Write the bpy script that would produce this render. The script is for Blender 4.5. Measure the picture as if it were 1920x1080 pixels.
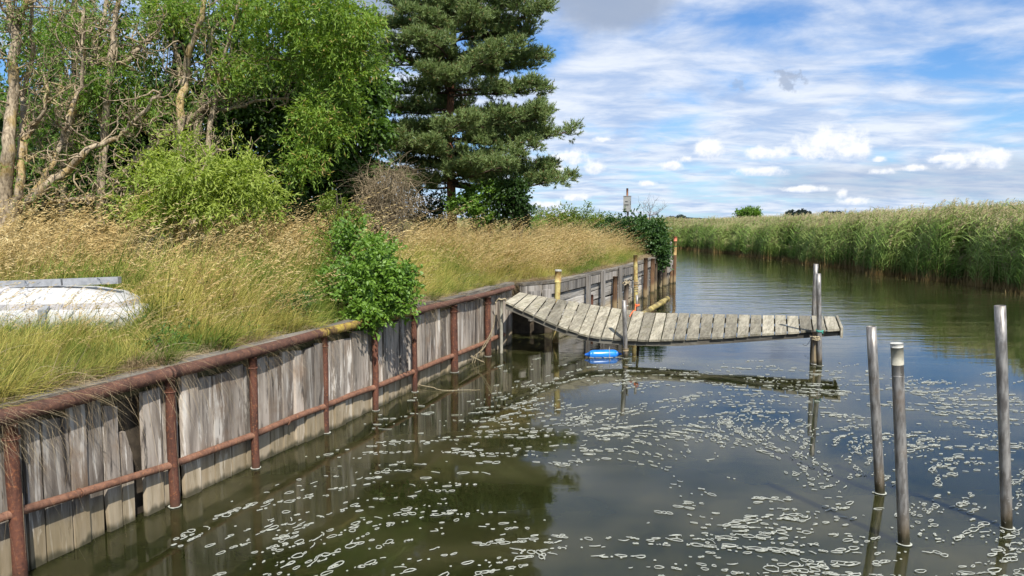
import bpy, math, random
import numpy as np
from mathutils import Vector

scene = bpy.context.scene
for o in list(bpy.data.objects):
    bpy.data.objects.remove(o)
R = math.radians
random.seed(7)
rng = np.random.default_rng(7)

# ------------------------------------------------------------------ camera
CH, FP = 2.4, 1400.0
PIT = math.atan(129 / 1400)
cam_d = bpy.data.cameras.new("camera")
cam = bpy.data.objects.new("camera", cam_d)
scene.collection.objects.link(cam)
cam.location = (0, 0, CH)
cam.rotation_euler = (math.pi / 2 - PIT, 0, 0)
cam_d.sensor_width = 36
cam_d.lens = FP / 1920 * 36
cam_d.clip_start = 0.05
cam_d.clip_end = 9000
scene.camera = cam

# ------------------------------------------------------------------ world: blue sky with stratocumulus and low cumulus
SUN_EL, SUN_AZ = R(48), math.atan2(0.33, -0.94)
world = bpy.data.worlds.new("World")
scene.world = world
world.use_nodes = True
wt = world.node_tree
for n in list(wt.nodes):
    wt.nodes.remove(n)


class G:
    """small node-graph helper"""
    def __init__(s, nt): s.nt = nt
    def n(s, t, **kw):
        nd = s.nt.nodes.new(t)
        for k, v in kw.items(): setattr(nd, k, v)
        return nd
    def put(s, sock, v):
        if isinstance(v, bpy.types.NodeSocket): s.nt.links.new(v, sock)
        elif v is not None:
            if isinstance(v, (tuple, list)) and len(v) == 3 and sock.type == 'RGBA': v = (*v, 1)
            sock.default_value = v
    def m(s, op, a, b=None, c=None, clamp=False):
        nd = s.n('ShaderNodeMath', operation=op, use_clamp=clamp)
        s.put(nd.inputs[0], a)
        if b is not None: s.put(nd.inputs[1], b)
        if c is not None: s.put(nd.inputs[2], c)
        return nd.outputs[0]
    def mix(s, f, a, b, mode='MIX'):
        nd = s.n('ShaderNodeMix', data_type='RGBA', blend_type=mode)
        nd.clamp_result = False
        s.put(nd.inputs[0], f); s.put(nd.inputs[6], a); s.put(nd.inputs[7], b)
        return nd.outputs[2]
    def ss(s, v, a, b, lo=0.0, hi=1.0):
        nd = s.n('ShaderNodeMapRange', interpolation_type='SMOOTHSTEP')
        s.put(nd.inputs[0], v); s.put(nd.inputs[1], a); s.put(nd.inputs[2], b)
        s.put(nd.inputs[3], lo); s.put(nd.inputs[4], hi)
        return nd.outputs[0]
    def noise(s, vec, scale, detail=4, rough=0.55, dist=0.0, w=None, out=0):
        nd = s.n('ShaderNodeTexNoise')
        if w is not None:
            nd.noise_dimensions = '4D'; s.put(nd.inputs['W'], w)
        s.put(nd.inputs['Vector'], vec); s.put(nd.inputs['Scale'], scale)
        s.put(nd.inputs['Detail'], detail); s.put(nd.inputs['Roughness'], rough)
        s.put(nd.inputs['Distortion'], dist)
        return nd.outputs[out]
    def comb(s, x, y, z=0.0):
        nd = s.n('ShaderNodeCombineXYZ')
        s.put(nd.inputs[0], x); s.put(nd.inputs[1], y); s.put(nd.inputs[2], z)
        return nd.outputs[0]
    def sep(s, v):
        nd = s.n('ShaderNodeSeparateXYZ'); s.put(nd.inputs[0], v)
        return nd.outputs
    def vmul(s, v, k):
        nd = s.n('ShaderNodeVectorMath', operation='MULTIPLY')
        s.put(nd.inputs[0], v); s.put(nd.inputs[1], k)
        return nd.outputs[0]
    def mapping(s, v, scale, rot=(0, 0, 0)):
        nd = s.n('ShaderNodeMapping')
        s.put(nd.inputs['Vector'], v); s.put(nd.inputs['Scale'], scale); s.put(nd.inputs['Rotation'], rot)
        return nd.outputs[0]


def ray(px, py):
    u = (px - 960) / FP; v = (540 - py) / FP
    return np.array([u, math.cos(PIT) + v * math.sin(PIT), -math.sin(PIT) + v * math.cos(PIT)])
def at(px, py, Y):
    r = ray(px, py); t = Y / r[1]
    return Vector((r[0] * t, Y, CH + r[2] * t))
def onz(px, py, z=0.0):
    r = ray(px, py); t = (z - CH) / r[2]
    return Vector((r[0] * t, r[1] * t, z))
def azel(px, py):
    r = ray(px, py); r = r / np.linalg.norm(r)
    return math.atan2(r[0], r[1]), math.asin(r[2])


g = G(wt)
sky = g.n('ShaderNodeTexSky', sky_type='NISHITA')
sky.sun_disc = False
sky.sun_elevation = SUN_EL
sky.sun_rotation = SUN_AZ
sky.air_density = 1.0
sky.dust_density = 0.4
sky.ozone_density = 2.2
tc = g.n('ShaderNodeTexCoord').outputs['Generated']
dx, dy, dz = g.sep(tc)
az = g.m('ARCTAN2', dx, dy)
el = g.m('ARCSINE', dz)
zc = g.m('MAXIMUM', dz, 0.0)
dd = g.m('ADD', zc, 0.13)
plane = g.comb(g.m('DIVIDE', dx, dd), g.m('DIVIDE', dy, dd), 0.0)
ang = g.comb(az, el, 0.0)
def blob(px, py, rx, ry):
    a0, e0 = azel(px, py)
    ra, re = rx / FP, ry / FP
    ex = g.m('DIVIDE', g.m('SUBTRACT', az, a0), ra)
    ey = g.m('DIVIDE', g.m('SUBTRACT', el, e0), re)
    return g.m('SUBTRACT', 1.0, g.m('SQRT', g.m('ADD', g.m('MULTIPLY', ex, ex), g.m('MULTIPLY', ey, ey)))), ey
# sky colour: Nishita, a little deeper blue
skyc = g.mix(1.0, sky.outputs[0], (0.58, 0.88, 1.22), 'MULTIPLY')
hz = g.ss(el, R(9), R(-0.5))
skyc = g.mix(g.m('MULTIPLY', hz, 0.55), skyc, (4.6, 6.6, 8.6))
# stratocumulus sheet
n1 = g.noise(plane, 1.9, 8, 0.57, 0.35)
n2 = g.noise(g.vmul(plane, (1, 1.0, 1)), 0.5, 3, 0.5)
cov = g.m('ADD', n1, g.m('MULTIPLY', g.m('SUBTRACT', n2, 0.5), 0.55))
b_clear, _ = blob(1790, 40, 520, 170)
cov = g.m('SUBTRACT', cov, g.m('MULTIPLY', g.ss(b_clear, 0.0, 0.6), 0.13))
b_cl2, _ = blob(1010, 60, 110, 150)
cov = g.m('SUBTRACT', cov, g.m('MULTIPLY', g.ss(b_cl2, 0.0, 0.7), 0.13))
b_add, _ = blob(1420, 190, 620, 150)
cov = g.m('ADD', cov, g.m('MULTIPLY', g.ss(b_add, 0.0, 0.7), 0.13))
sheet = g.ss(cov, 0.28, 0.60)
nshade = g.noise(g.vmul(plane, (1.0, 1.5, 1.0)), 2.6, 7, 0.62, 0.3)
cl_col = g.mix(g.ss(nshade, 0.30, 0.68), (3.7, 4.8, 6.9), (7.3, 7.7, 8.4))
col = g.mix(g.m('MULTIPLY', sheet, 0.92), skyc, cl_col)
# grey cloud bases overhead
ng = g.noise(ang, 9.0, 5, 0.55); ng2 = g.noise(ang, 70.0, 5, 0.6)
for (px, py, rx, ry, k) in [(1135, -15, 215, 95, .92), (690, 10, 120, 85, .95), (1478, 152, 30, 22, .7), (1385, 158, 16, 14, .4), (1740, 340, 460, 46, .45)]:
    v, _ = blob(px, py, rx, ry)
    nz_ = ng if rx > 60 else ng2
    v = g.ss(g.m('ADD', v, g.m('MULTIPLY', g.m('SUBTRACT', nz_, 0.5), 1.3 if rx > 60 else 3.2)), 0.10, 0.62)
    col = g.mix(g.m('MULTIPLY', v, k), col, (3.0, 3.65, 4.9))
# low cumulus heaps
warp = g.noise(ang, 34.0, 6, 0.6)
warp2 = g.noise(ang, 90.0, 4, 0.6)
for (px, py, rx, ry) in [(1560, 272, 74, 40), (1612, 285, 34, 20), (1515, 288, 34, 18), (1335, 284, 38, 26), (1425, 290, 34, 18), (1460, 290, 32, 20),
                         (1430, 321, 58, 14), (1068, 296, 42, 26), (1040, 318, 30, 26), (1118, 314, 26, 22), (1508, 356, 56, 8), (1598, 378, 36, 11),
                         (1862, 298, 34, 26), (1800, 302, 34, 24), (1760, 300, 26, 10), (1655, 322, 26, 9), (1650, 298, 16, 9), (1080, 371, 34, 10),
                         (1215, 345, 24, 8), (1262, 312, 26, 12), (1288, 298, 20, 12), (1580, 365, 10, 12), (1130, 262, 24, 9), (1030, 385, 40, 12), (1716, 316, 26, 8), (2010, 300, 60, 30), (2140, 290, 70, 34)]:
    v, ey = blob(px, py, rx, ry)
    v = g.m('ADD', v, g.m('MULTIPLY', g.m('SUBTRACT', warp, 0.52), 2.0))
    v = g.m('ADD', v, g.m('MULTIPLY', g.m('SUBTRACT', warp2, 0.5), 0.5))
    v = g.m('SUBTRACT', v, g.ss(ey, -0.35, -1.3, 0.0, 1.2))
    a = g.m('MULTIPLY', g.ss(v, 0.0, 0.62), 0.93)
    shade = g.m('ADD', ey, g.m('MULTIPLY', g.m('SUBTRACT', warp2, 0.5), 2.2))
    cc = g.mix(g.ss(shade, -1.0, 0.35), (4.9, 5.8, 7.4), (8.6, 8.7, 8.9))
    col = g.mix(a, col, cc)
bg = g.n('ShaderNodeBackground')
g.put(bg.inputs[0], col)
bg.inputs[1].default_value = 0.088
wo = g.n('ShaderNodeOutputWorld')
wt.links.new(bg.outputs[0], wo.inputs[0])

# ------------------------------------------------------------------ sun
sd = bpy.data.lights.new("sun", 'SUN')
sd.energy = 4.9
sd.angle = R(0.55)
sd.color = (1.0, 0.95, 0.87)
sun = bpy.data.objects.new("sun", sd)
scene.collection.objects.link(sun)
tosun = Vector((math.sin(SUN_AZ) * math.cos(SUN_EL), math.cos(SUN_AZ) * math.cos(SUN_EL), math.sin(SUN_EL)))
sun.rotation_euler = tosun.to_track_quat('Z', 'Y').to_euler()
sun.location = (5, -5, 12)

vs = scene.view_settings
vs.view_transform = 'Standard'; vs.look = 'None'; vs.exposure = 0.50; vs.gamma = 1.0; vs.use_curve_mapping = False
scene.render.engine = 'CYCLES'
scene.cycles.max_bounces = 8
scene.cycles.transparent_max_bounces = 8
scene.cycles.use_denoising = True

# ------------------------------------------------------------------ object helpers
def tag(o, label=None, cat=None, group=None, kind=None):
    if label: o['label'] = label
    if cat: o['category'] = cat
    if group: o['group'] = group
    if kind: o['kind'] = kind
    return o
def thing(name, label, cat, loc, group=None):
    o = bpy.data.objects.new(name, None)
    o.empty_display_size = 0.2
    scene.collection.objects.link(o)
    o.location = loc
    return tag(o, label, cat, group)

class MB:
    """collects polygons; built as one mesh"""
    def __init__(s): s.v = []; s.f = []; s.mi = []; s.sm = []
    def add(s, vs_, fs, mi=0, smooth=False):
        b = len(s.v)
        s.v += [tuple(v) for v in vs_]
        s.f += [tuple(b + i for i in f) for f in fs]
        s.mi += [mi] * len(fs); s.sm += [smooth] * len(fs)
        return s
    def hexa(s, c8, mi=0):
        """8 corners: bottom four ccw, top four ccw"""
        return s.add(c8, [(3, 2, 1, 0), (4, 5, 6, 7), (0, 1, 5, 4), (1, 2, 6, 5), (2, 3, 7, 6), (3, 0, 4, 7)], mi)
    def box(s, c, hx, hy, hz, ux=(1, 0, 0), uy=(0, 1, 0), uz=(0, 0, 1), mi=0):
        c, ux, uy, uz = Vector(c), Vector(ux), Vector(uy), Vector(uz)
        p = [c + ux * (a * hx) + uy * (b * hy) + uz * (d * hz) for d in (-1, 1) for a, b in ((-1, -1), (1, -1), (1, 1), (-1, 1))]
        return s.hexa(p, mi)
    def tube(s, pts, rad, sides=8, cap=True, mi=0, smooth=True, hollow=0.0, jit=0.0):
        pts = [Vector(p) for p in pts]
        if not isinstance(rad, (list, tuple)): rad = [rad] * len(pts)
        vs_, fs = [], []
        up = None
        n = len(pts)
        for i, p in enumerate(pts):
            d = (pts[min(i + 1, n - 1)] - pts[max(i - 1, 0)])
            if d.length < 1e-9: d = Vector((0, 0, 1))
            d.normalize()
            if up is None:
                up = Vector((0, 0, 1)) if abs(d.z) < 0.9 else Vector((1, 0, 0))
            a = d.cross(up)
            if a.length < 1e-4: a = d.orthogonal()
            a.normalize(); b = d.cross(a).normalized(); up = -b if False else a.cross(d).normalized()
            for k in range(sides):
                t = 2 * math.pi * k / sides
                r = rad[i] * (1 + (random.uniform(-jit, jit) if jit else 0))
                vs_.append(p + a * (math.cos(t) * r) + up * (math.sin(t) * r))
        for i in range(n - 1):
            for k in range(sides):
                k2 = (k + 1) % sides
                fs.append((i * sides + k, i * sides + k2, (i + 1) * sides + k2, (i + 1) * sides + k))
        s.add(vs_, fs, mi, smooth)
        if cap:
            b = len(s.v) - len(vs_)
            s.f.append(tuple(b + k for k in range(sides))); s.mi.append(mi); s.sm.append(False)
            if hollow <= 0:
                s.f.append(tuple(b + (n - 1) * sides + k for k in reversed(range(sides)))); s.mi.append(mi); s.sm.append(False)
            else:
                # open pipe mouth: rim and an inner wall
                top = [Vector(v) for v in s.v[b + (n - 1) * sides: b + n * sides]]
                c = pts[-1]; dn = (pts[-2] - pts[-1]).normalized()
                inner = [c + (v - c) * hollow for v in top]
                deep = [v + dn * 0.25 for v in inner]
                q = inner + deep
                bb = len(s.v); s.v += [tuple(v) for v in q]
                o0 = b + (n - 1) * sides
                for k in range(sides):
                    k2 = (k + 1) % sides
                    s.f.append((o0 + k, o0 + k2, bb + k2, bb + k)); s.mi.append(mi); s.sm.append(False)
                    s.f.append((bb + k, bb + k2, bb + sides + k2, bb + sides + k)); s.mi.append(mi); s.sm.append(True)
                s.f.append(tuple(bb + sides + k for k in range(sides))); s.mi.append(mi); s.sm.append(False)
        return s
    def build(s, name, mats, parent=None, origin=None):
        if not isinstance(mats, (list, tuple)): mats = [mats]
        off = Vector(parent.matrix_world.translation) if False else (Vector(parent['_w']) if parent is not None and '_w' in parent else (parent.location.copy() if parent is not None else Vector(origin or (0, 0, 0))))
        me = bpy.data.meshes.new(name)
        me.from_pydata([(v[0] - off.x, v[1] - off.y, v[2] - off.z) for v in s.v], [], s.f)
        for m in mats: me.materials.append(m)
        me.polygons.foreach_set('material_index', s.mi)
        me.polygons.foreach_set('use_smooth', s.sm)
        me.update()
        return link_mesh(name, me, parent, off)

def wpos(o):
    p = Vector((0, 0, 0))
    while o is not None:
        p += o.location; o = o.parent
    return p
def link_mesh(name, me, parent, off):
    o = bpy.data.objects.new(name, me)
    scene.collection.objects.link(o)
    if parent is not None:
        o.parent = parent
        o.location = off - wpos(parent)
    else:
        o.location = off
    return o

def np_mesh(name, V, F, mats, parent=None, origin=(0, 0, 0), attr=None, midx=None, link=True):
    """V (n,3) and F (m,3|4) numpy"""
    V = np.asarray(V, dtype=np.float32); F = np.asarray(F, dtype=np.int32)
    off = wpos(parent) if parent is not None else Vector(origin)
    V = V - np.array(off, dtype=np.float32)
    me = bpy.data.meshes.new(name)
    k = F.shape[1]
    me.vertices.add(len(V)); me.vertices.foreach_set('co', V.ravel())
    me.loops.add(F.size); me.loops.foreach_set('vertex_index', F.ravel())
    me.polygons.add(len(F))
    me.polygons.foreach_set('loop_start', np.arange(0, F.size, k, dtype=np.int32))
    if not isinstance(mats, (list, tuple)): mats = [mats]
    for m in mats: me.materials.append(m)
    if midx is not None: me.polygons.foreach_set('material_index', np.asarray(midx, dtype=np.int32))
    me.update(calc_edges=True)
    if attr:
        for nm, arr in attr.items():
            a = me.attributes.new(nm, 'FLOAT', 'POINT'); a.data.foreach_set('value', np.asarray(arr, dtype=np.float32))
    if not link:
        return bpy.data.objects.new(name, me)
    return link_mesh(name, me, parent, off)

# ------------------------------------------------------------------ materials
def newmat(name):
    m = bpy.data.materials.new(name); m.use_nodes = True
    nt = m.node_tree
    for n in list(nt.nodes): nt.nodes.remove(n)
    gg = G(nt)
    out = gg.n('ShaderNodeOutputMaterial')
    return m, gg, out
def principled(gg, out, col, rough=0.8, bump=None, bstr=0.3, bdist=0.01, metal=0.0, spec=0.3):
    p = gg.n('ShaderNodeBsdfPrincipled')
    gg.put(p.inputs['Base Color'], col); gg.put(p.inputs['Roughness'], rough)
    gg.put(p.inputs['Metallic'], metal); gg.put(p.inputs['Specular IOR Level'], spec)
    if bump is not None:
        b = gg.n('ShaderNodeBump'); b.inputs['Strength'].default_value = bstr; b.inputs['Distance'].default_value = bdist
        gg.put(b.inputs['Height'], bump); gg.put(p.inputs['Normal'], b.outputs[0])
    gg.nt.links.new(p.outputs[0], out.inputs[0])
    return p

def mat_wood(name, light, dark, warm, scale=(38, 38, 1.6), rot=(0, 0, 0), waterline=False, spots=0.0, contrast=1.0, peel=0.0):
    m, gg, out = newmat(name)
    pos = gg.n('ShaderNodeNewGeometry').outputs['Position']
    rnd = gg.n('ShaderNodeObjectInfo').outputs['Random']
    w = gg.m('MULTIPLY', rnd, 37.0)
    v = gg.mapping(pos, scale, rot)
    nd = gg.n('ShaderNodeMapping'); nd.vector_type = 'POINT'
    gg.put(nd.inputs['Vector'], pos); gg.put(nd.inputs['Rotation'], rot)
    v = gg.vmul(nd.outputs[0], scale)
    big = gg.vmul(nd.outputs[0], tuple(c * 0.22 for c in scale))
    fine = gg.noise(v, 1.0, 6, 0.62, 0.5, w=w)
    mid = gg.noise(big, 1.0, 5, 0.6, 0.8, w=w)
    ring = gg.noise(gg.vmul(nd.outputs[0], tuple(c * 2.6 for c in scale)), 1.0, 3, 0.6, 0.3, w=w)
    c = gg.mix(gg.ss(fine, 0.32, 0.62), dark, light)
    c = gg.mix(gg.m('MULTIPLY', gg.ss(mid, 0.42, 0.66), 0.75 * contrast), c, tuple(x * 0.42 for x in dark))
    c = gg.mix(gg.m('MULTIPLY', gg.ss(mid, 0.50, 0.30), 0.6), c, tuple(min(1, x * 1.25) for x in light))
    if peel > 0:
        pl = gg.noise(gg.vmul(nd.outputs[0], tuple(c_ * 0.6 for c_ in scale)), 1.0, 8, 0.7, 0.9, w=gg.m('ADD', w, 9.0))
        c = gg.mix(gg.m('MULTIPLY', gg.ss(pl, 0.54, 0.60), peel), c, (0.56, 0.52, 0.46))
        c = gg.mix(gg.m('MULTIPLY', gg.ss(pl, 0.44, 0.37), peel), c, (0.035, 0.030, 0.026))
    crack = gg.ss(ring, 0.36, 0.24)
    c = gg.mix(gg.m('MULTIPLY', crack, 0.75), c, (0.02, 0.017, 0.014))
    wn = gg.noise(pos, 2.4, 4, 0.6, w=w)
    c = gg.mix(gg.m('MULTIPLY', gg.ss(wn, 0.52, 0.72), 0.55), c, warm)
    if spots > 0:
        sp = gg.noise(pos, 22.0, 4, 0.6)
        c = gg.mix(gg.m('MULTIPLY', gg.ss(sp, 0.57, 0.66), spots), c, (0.42, 0.42, 0.33))
        sp2 = gg.noise(pos, 9.0, 4, 0.7)
        c = gg.mix(gg.m('MULTIPLY', gg.ss(sp2, 0.56, 0.70), spots), c, (0.17, 0.15, 0.07))
    c = gg.mix(1.0, c, gg.comb(*[gg.m('ADD', 0.58, gg.m('MULTIPLY', rnd, 0.72))] * 3), 'MULTIPLY')
    rough = 0.86
    if waterline:
        z = gg.sep(pos)[2]
        nz = gg.noise(gg.vmul(pos, (6, 6, 1.5)), 1.0, 4, 0.6)
        zz = gg.m('ADD', z, gg.m('MULTIPLY', gg.m('SUBTRACT', nz, 0.5), 0.22))
        c = gg.mix(gg.m('MULTIPLY', gg.ss(zz, 0.36, 0.20), 0.5), c, (0.36, 0.28, 0.15))
        c = gg.mix(gg.m('MULTIPLY', gg.ss(zz, 0.07, 0.01), 0.85), c, (0.035, 0.035, 0.018))
    bh = gg.m('ADD', gg.m('MULTIPLY', fine, 0.6), gg.m('SUBTRACT', gg.m('MULTIPLY', mid, 0.7), gg.m('MULTIPLY', crack, 0.8)))
    principled(gg, out, c, rough, bh, 0.75, 0.012)
    return m

def mat_rust(name, base=(0.118, 0.047, 0.029), dark=(0.03, 0.015, 0.012), light=(0.30, 0.115, 0.045), lichen=0.0):
    m, gg, out = newmat(name)
    pos = gg.n('ShaderNodeNewGeometry').outputs['Position']
    n1_ = gg.noise(gg.vmul(pos, (1.6, 1.6, .6)), 7.0, 8, 0.7, 0.8); n2_ = gg.noise(pos, 42.0, 5, 0.65); n3 = gg.noise(pos, 2.2, 3, 0.5)
    c = gg.mix(gg.ss(n1_, 0.22, 0.66), dark, base)
    c = gg.mix(gg.m('MULTIPLY', gg.ss(n2_, 0.52, 0.70), 0.7), c, light)
    c = gg.mix(gg.m('MULTIPLY', gg.ss(n3, 0.5, 0.72), 0.5), c, tuple(x * 1.25 for x in base))
    c = gg.mix(gg.m('MULTIPLY', gg.ss(n2_, 0.42, 0.30), 0.55), c, (0.03, 0.015, 0.012))
    x, y, z = gg.sep(pos)
    c = gg.mix(gg.m('MULTIPLY', gg.ss(z, 0.12, 0.02), 0.6), c, (0.05, 0.03, 0.018))
    if lichen:
        # ochre lichen on the stretch of the rail before and after the bush
        d = gg.m('ABSOLUTE', gg.m('SUBTRACT', y, 9.2))
        l = gg.m('SUBTRACT', gg.ss(d, 1.35, 0.9), gg.ss(n1_, 0.62, 0.40, 0.0, 0.9))
        c = gg.mix(gg.m('MAXIMUM', l, 0.0), c, (0.36, 0.27, 0.045))
    h = gg.m('ADD', n2_, gg.m('MULTIPLY', n1_, 1.5))
    principled(gg, out, c, 0.78, h, 0.7, 0.006, spec=0.35)
    return m

def mat_plain(name, col, rough=0.7, var=0.25, scale=12.0, metal=0.0, spec=0.4, bstr=0.2, col2=None):
    m, gg, out = newmat(name)
    pos = gg.n('ShaderNodeNewGeometry').outputs['Position']
    n1_ = gg.noise(pos, scale, 5, 0.6)
    c = gg.mix(gg.ss(n1_, 0.35, 0.65), col2 or tuple(x * (1 - var) for x in col), tuple(min(1, x * (1 + var)) for x in col))
    principled(gg, out, c, rough, n1_, bstr, 0.004, metal, spec)
    return m

def mat_leaf(name, a, b, trans=0.35, dry=None, pscale=1.2, gloss=0.35):
    """two-tone leaf with light passing through; hue differs leaf by leaf and in loose patches"""
    m, gg, out = newmat(name)
    geo = gg.n('ShaderNodeNewGeometry')
    rnd = geo.outputs['Random Per Island']
    pos = geo.outputs['Position']
    pn = gg.noise(pos, pscale, 3, 0.6)
    f = gg.m('ADD', gg.m('MULTIPLY', rnd, 0.65), gg.m('MULTIPLY', gg.ss(pn, 0.3, 0.7), 0.35))
    c = gg.mix(f, a, b)
    if dry: c = gg.mix(gg.ss(rnd, 0.93, 0.95), c, dry)
    p = gg.n('ShaderNodeBsdfPrincipled')
    gg.put(p.inputs['Base Color'], c); p.inputs['Roughness'].default_value = 0.5
    p.inputs['Specular IOR Level'].default_value = gloss
    t = gg.n('ShaderNodeBsdfTranslucent')
    gg.put(t.inputs[0], gg.mix(1.0, c, (1.25, 1.35, 0.45), 'MULTIPLY'))
    mx = gg.n('ShaderNodeMixShader'); mx.inputs[0].default_value = trans
    gg.nt.links.new(p.outputs[0], mx.inputs[1]); gg.nt.links.new(t.outputs[0], mx.inputs[2])
    gg.nt.links.new(mx.outputs[0], out.inputs[0])
    return m

def mat_blade(name, base, mid, tip, base2, mid2, tip2, trans=0.3, pscale=0.8, bias=0.0):
    """colour runs up the blade (attribute t); patches of the meadow are greener or drier"""
    m, gg, out = newmat(name)
    geo = gg.n('ShaderNodeNewGeometry')
    rnd = geo.outputs['Random Per Island']; pos = geo.outputs['Position']
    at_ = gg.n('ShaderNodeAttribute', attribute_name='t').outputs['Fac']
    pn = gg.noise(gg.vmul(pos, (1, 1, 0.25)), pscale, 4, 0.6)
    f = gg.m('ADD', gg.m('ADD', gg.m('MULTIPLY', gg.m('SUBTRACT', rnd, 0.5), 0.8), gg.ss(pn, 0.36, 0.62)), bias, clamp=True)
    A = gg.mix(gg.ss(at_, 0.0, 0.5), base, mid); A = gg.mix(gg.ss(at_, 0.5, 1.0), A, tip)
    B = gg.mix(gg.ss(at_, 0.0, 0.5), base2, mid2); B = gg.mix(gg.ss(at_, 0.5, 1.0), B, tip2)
    c = gg.mix(f, A, B)
    p = gg.n('ShaderNodeBsdfPrincipled'); gg.put(p.inputs['Base Color'], c)
    p.inputs['Roughness'].default_value = 0.6; p.inputs['Specular IOR Level'].default_value = 0.25
    t = gg.n('ShaderNodeBsdfTranslucent'); gg.put(t.inputs[0], c)
    mx = gg.n('ShaderNodeMixShader'); mx.inputs[0].default_value = trans
    gg.nt.links.new(p.outputs[0], mx.inputs[1]); gg.nt.links.new(t.outputs[0], mx.inputs[2])
    gg.nt.links.new(mx.outputs[0], out.inputs[0])
    return m

def mat_bark(name, a, b, lichen=None, lich=0.0, ns=9.0):
    m, gg, out = newmat(name)
    pos = gg.n('ShaderNodeNewGeometry').outputs['Position']
    n1_ = gg.noise(gg.vmul(pos, (3, 3, 0.8)), ns, 6, 0.65, 0.5)
    c = gg.mix(gg.ss(n1_, 0.36, 0.62), a, b)
    if lichen:
        n2_ = gg.noise(pos, 1.7, 5, 0.65)
        c = gg.mix(gg.m('MULTIPLY', gg.ss(n2_, 0.52, 0.62), lich), c, lichen)
    principled(gg, out, c, 0.9, n1_, 0.8, 0.02)
    return m

M = {}
M['wall_plank'] = mat_wood('weathered_plank', (0.40, 0.35, 0.295), (0.16, 0.13, 0.105), (0.20, 0.125, 0.07), (15, 15, 1.5), waterline=True, peel=0.9, contrast=0.9)
M['coping'] = mat_wood('grey_coping_wood', (0.22, 0.20, 0.17), (0.09, 0.08, 0.065), (0.20, 0.15, 0.09), (26, 1.8, 26), rot=(0, 0, R(20)), contrast=0.7)
M['deck'] = mat_wood('jetty_deck_wood', (0.37, 0.335, 0.255), (0.19, 0.17, 0.125), (0.30, 0.28, 0.20), (36, 2.2, 36), rot=(0, 0, R(24)), spots=0.6, contrast=0.6)
M['beam'] = mat_wood('dark_wet_beam', (0.14, 0.13, 0.105), (0.07, 0.062, 0.05), (0.10, 0.08, 0.05), (2.0, 30, 30))
M['twall'] = mat_wood('pale_timber_board', (0.50, 0.475, 0.43), (0.30, 0.275, 0.24), (0.33, 0.28, 0.2), (26, 1.5, 30), rot=(0, 0, R(26)), waterline=True, peel=0.7)
M['tpost'] = mat_wood('grey_timber_post', (0.36, 0.335, 0.30), (0.18, 0.16, 0.14), (0.22, 0.18, 0.12), (34, 34, 1.6), waterline=True)
M['bpost'] = mat_wood('brown_pile_wood', (0.23, 0.13, 0.07), (0.10, 0.055, 0.03), (0.28, 0.18, 0.08), (30, 30, 1.6), waterline=True)
M['dark_pile'] = mat_wood('dark_pile_wood', (0.16, 0.12, 0.085), (0.06, 0.045, 0.035), (0.25, 0.20, 0.12), (30, 30, 1.6), waterline=True)
M['rust'] = mat_rust('rusty_iron')
M['rust_rail'] = mat_rust('rusty_rail_iron', base=(0.125, 0.060, 0.040), dark=(0.05, 0.026, 0.02), light=(0.23, 0.11, 0.06), lichen=1.0)
M['rust_low'] = mat_rust('pale_rust_iron', base=(0.22, 0.11, 0.068), dark=(0.09, 0.042, 0.027), light=(0.36, 0.16, 0.075))
M['yellow_pole'] = mat_plain('yellowed_pole', (0.37, 0.31, 0.12), 0.7, 0.3, 9.0, col2=(0.26, 0.15, 0.05), bstr=0.5)
M['bamboo'] = mat_plain('stained_yellow_pole', (0.33, 0.26, 0.09), 0.6, 0.3, 6.0, col2=(0.10, 0.075, 0.03), bstr=0.5)
M['pale_pole'] = mat_plain('pale_grey_pole', (0.30, 0.285, 0.225), 0.7, 0.2, 14.0, bstr=0.4)
M['red_cap'] = mat_plain('faded_red_cap', (0.50, 0.16, 0.09), 0.6, 0.2, 14.0)
M['white_flake'] = mat_plain('chalky_white', (0.46, 0.45, 0.40), 0.8, 0.2, 30.0, bstr=0.5)
M['steel'] = None
m, gg, out = newmat('galvanised_steel')
pos = gg.n('ShaderNodeNewGeometry').outputs['Position']
ns = gg.noise(gg.vmul(pos, (1, 1, 0.22)), 30.0, 6, 0.65)
nb = gg.noise(pos, 4.0, 4, 0.6)
c = gg.mix(gg.ss(ns, 0.36, 0.66), (0.17, 0.155, 0.14), (0.36, 0.345, 0.32))
c = gg.mix(gg.m('MULTIPLY', gg.ss(nb, 0.54, 0.72), 0.5), c, (0.20, 0.14, 0.09))
z = gg.sep(pos)[2]
c = gg.mix(gg.m('MULTIPLY', gg.ss(gg.m('ADD', z, gg.m('MULTIPLY', nb, 0.35)), 0.50, 0.22), 0.8), c, (0.17, 0.12, 0.06))
c = gg.mix(gg.m('MULTIPLY', gg.ss(gg.m('ADD', z, gg.m('MULTIPLY', ns, .12)), 0.19, 0.10), 0.85), c, (0.035, 0.035, 0.018))
nd_ = gg.noise(pos, 55.0, 3, 0.5)
c = gg.mix(gg.m('MULTIPLY', gg.ss(nd_, 0.66, 0.70), 0.6), c, (0.45, 0.44, 0.40))
principled(gg, out, c, gg.ss(ns, 0.3, 0.7, 0.36, 0.58), ns, 0.35, 0.004, metal=0.55, spec=0.5)
M['steel'] = m
m, gg, out = newmat('chalky_white_hull')
pos = gg.n('ShaderNodeNewGeometry').outputs['Position']
n1_ = gg.noise(pos, 3.5, 6, 0.65, .4); n2_ = gg.noise(gg.vmul(pos, (9, 9, 1.2)), 1.0, 5, 0.65); z = gg.sep(pos)[2]
c = gg.mix(gg.ss(n1_, .3, .7), (0.42, 0.42, 0.41), (0.49, 0.49, 0.485))
c = gg.mix(gg.m('MULTIPLY', gg.ss(n2_, .58, .74), .45), c, (0.24, 0.235, 0.19))
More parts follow.
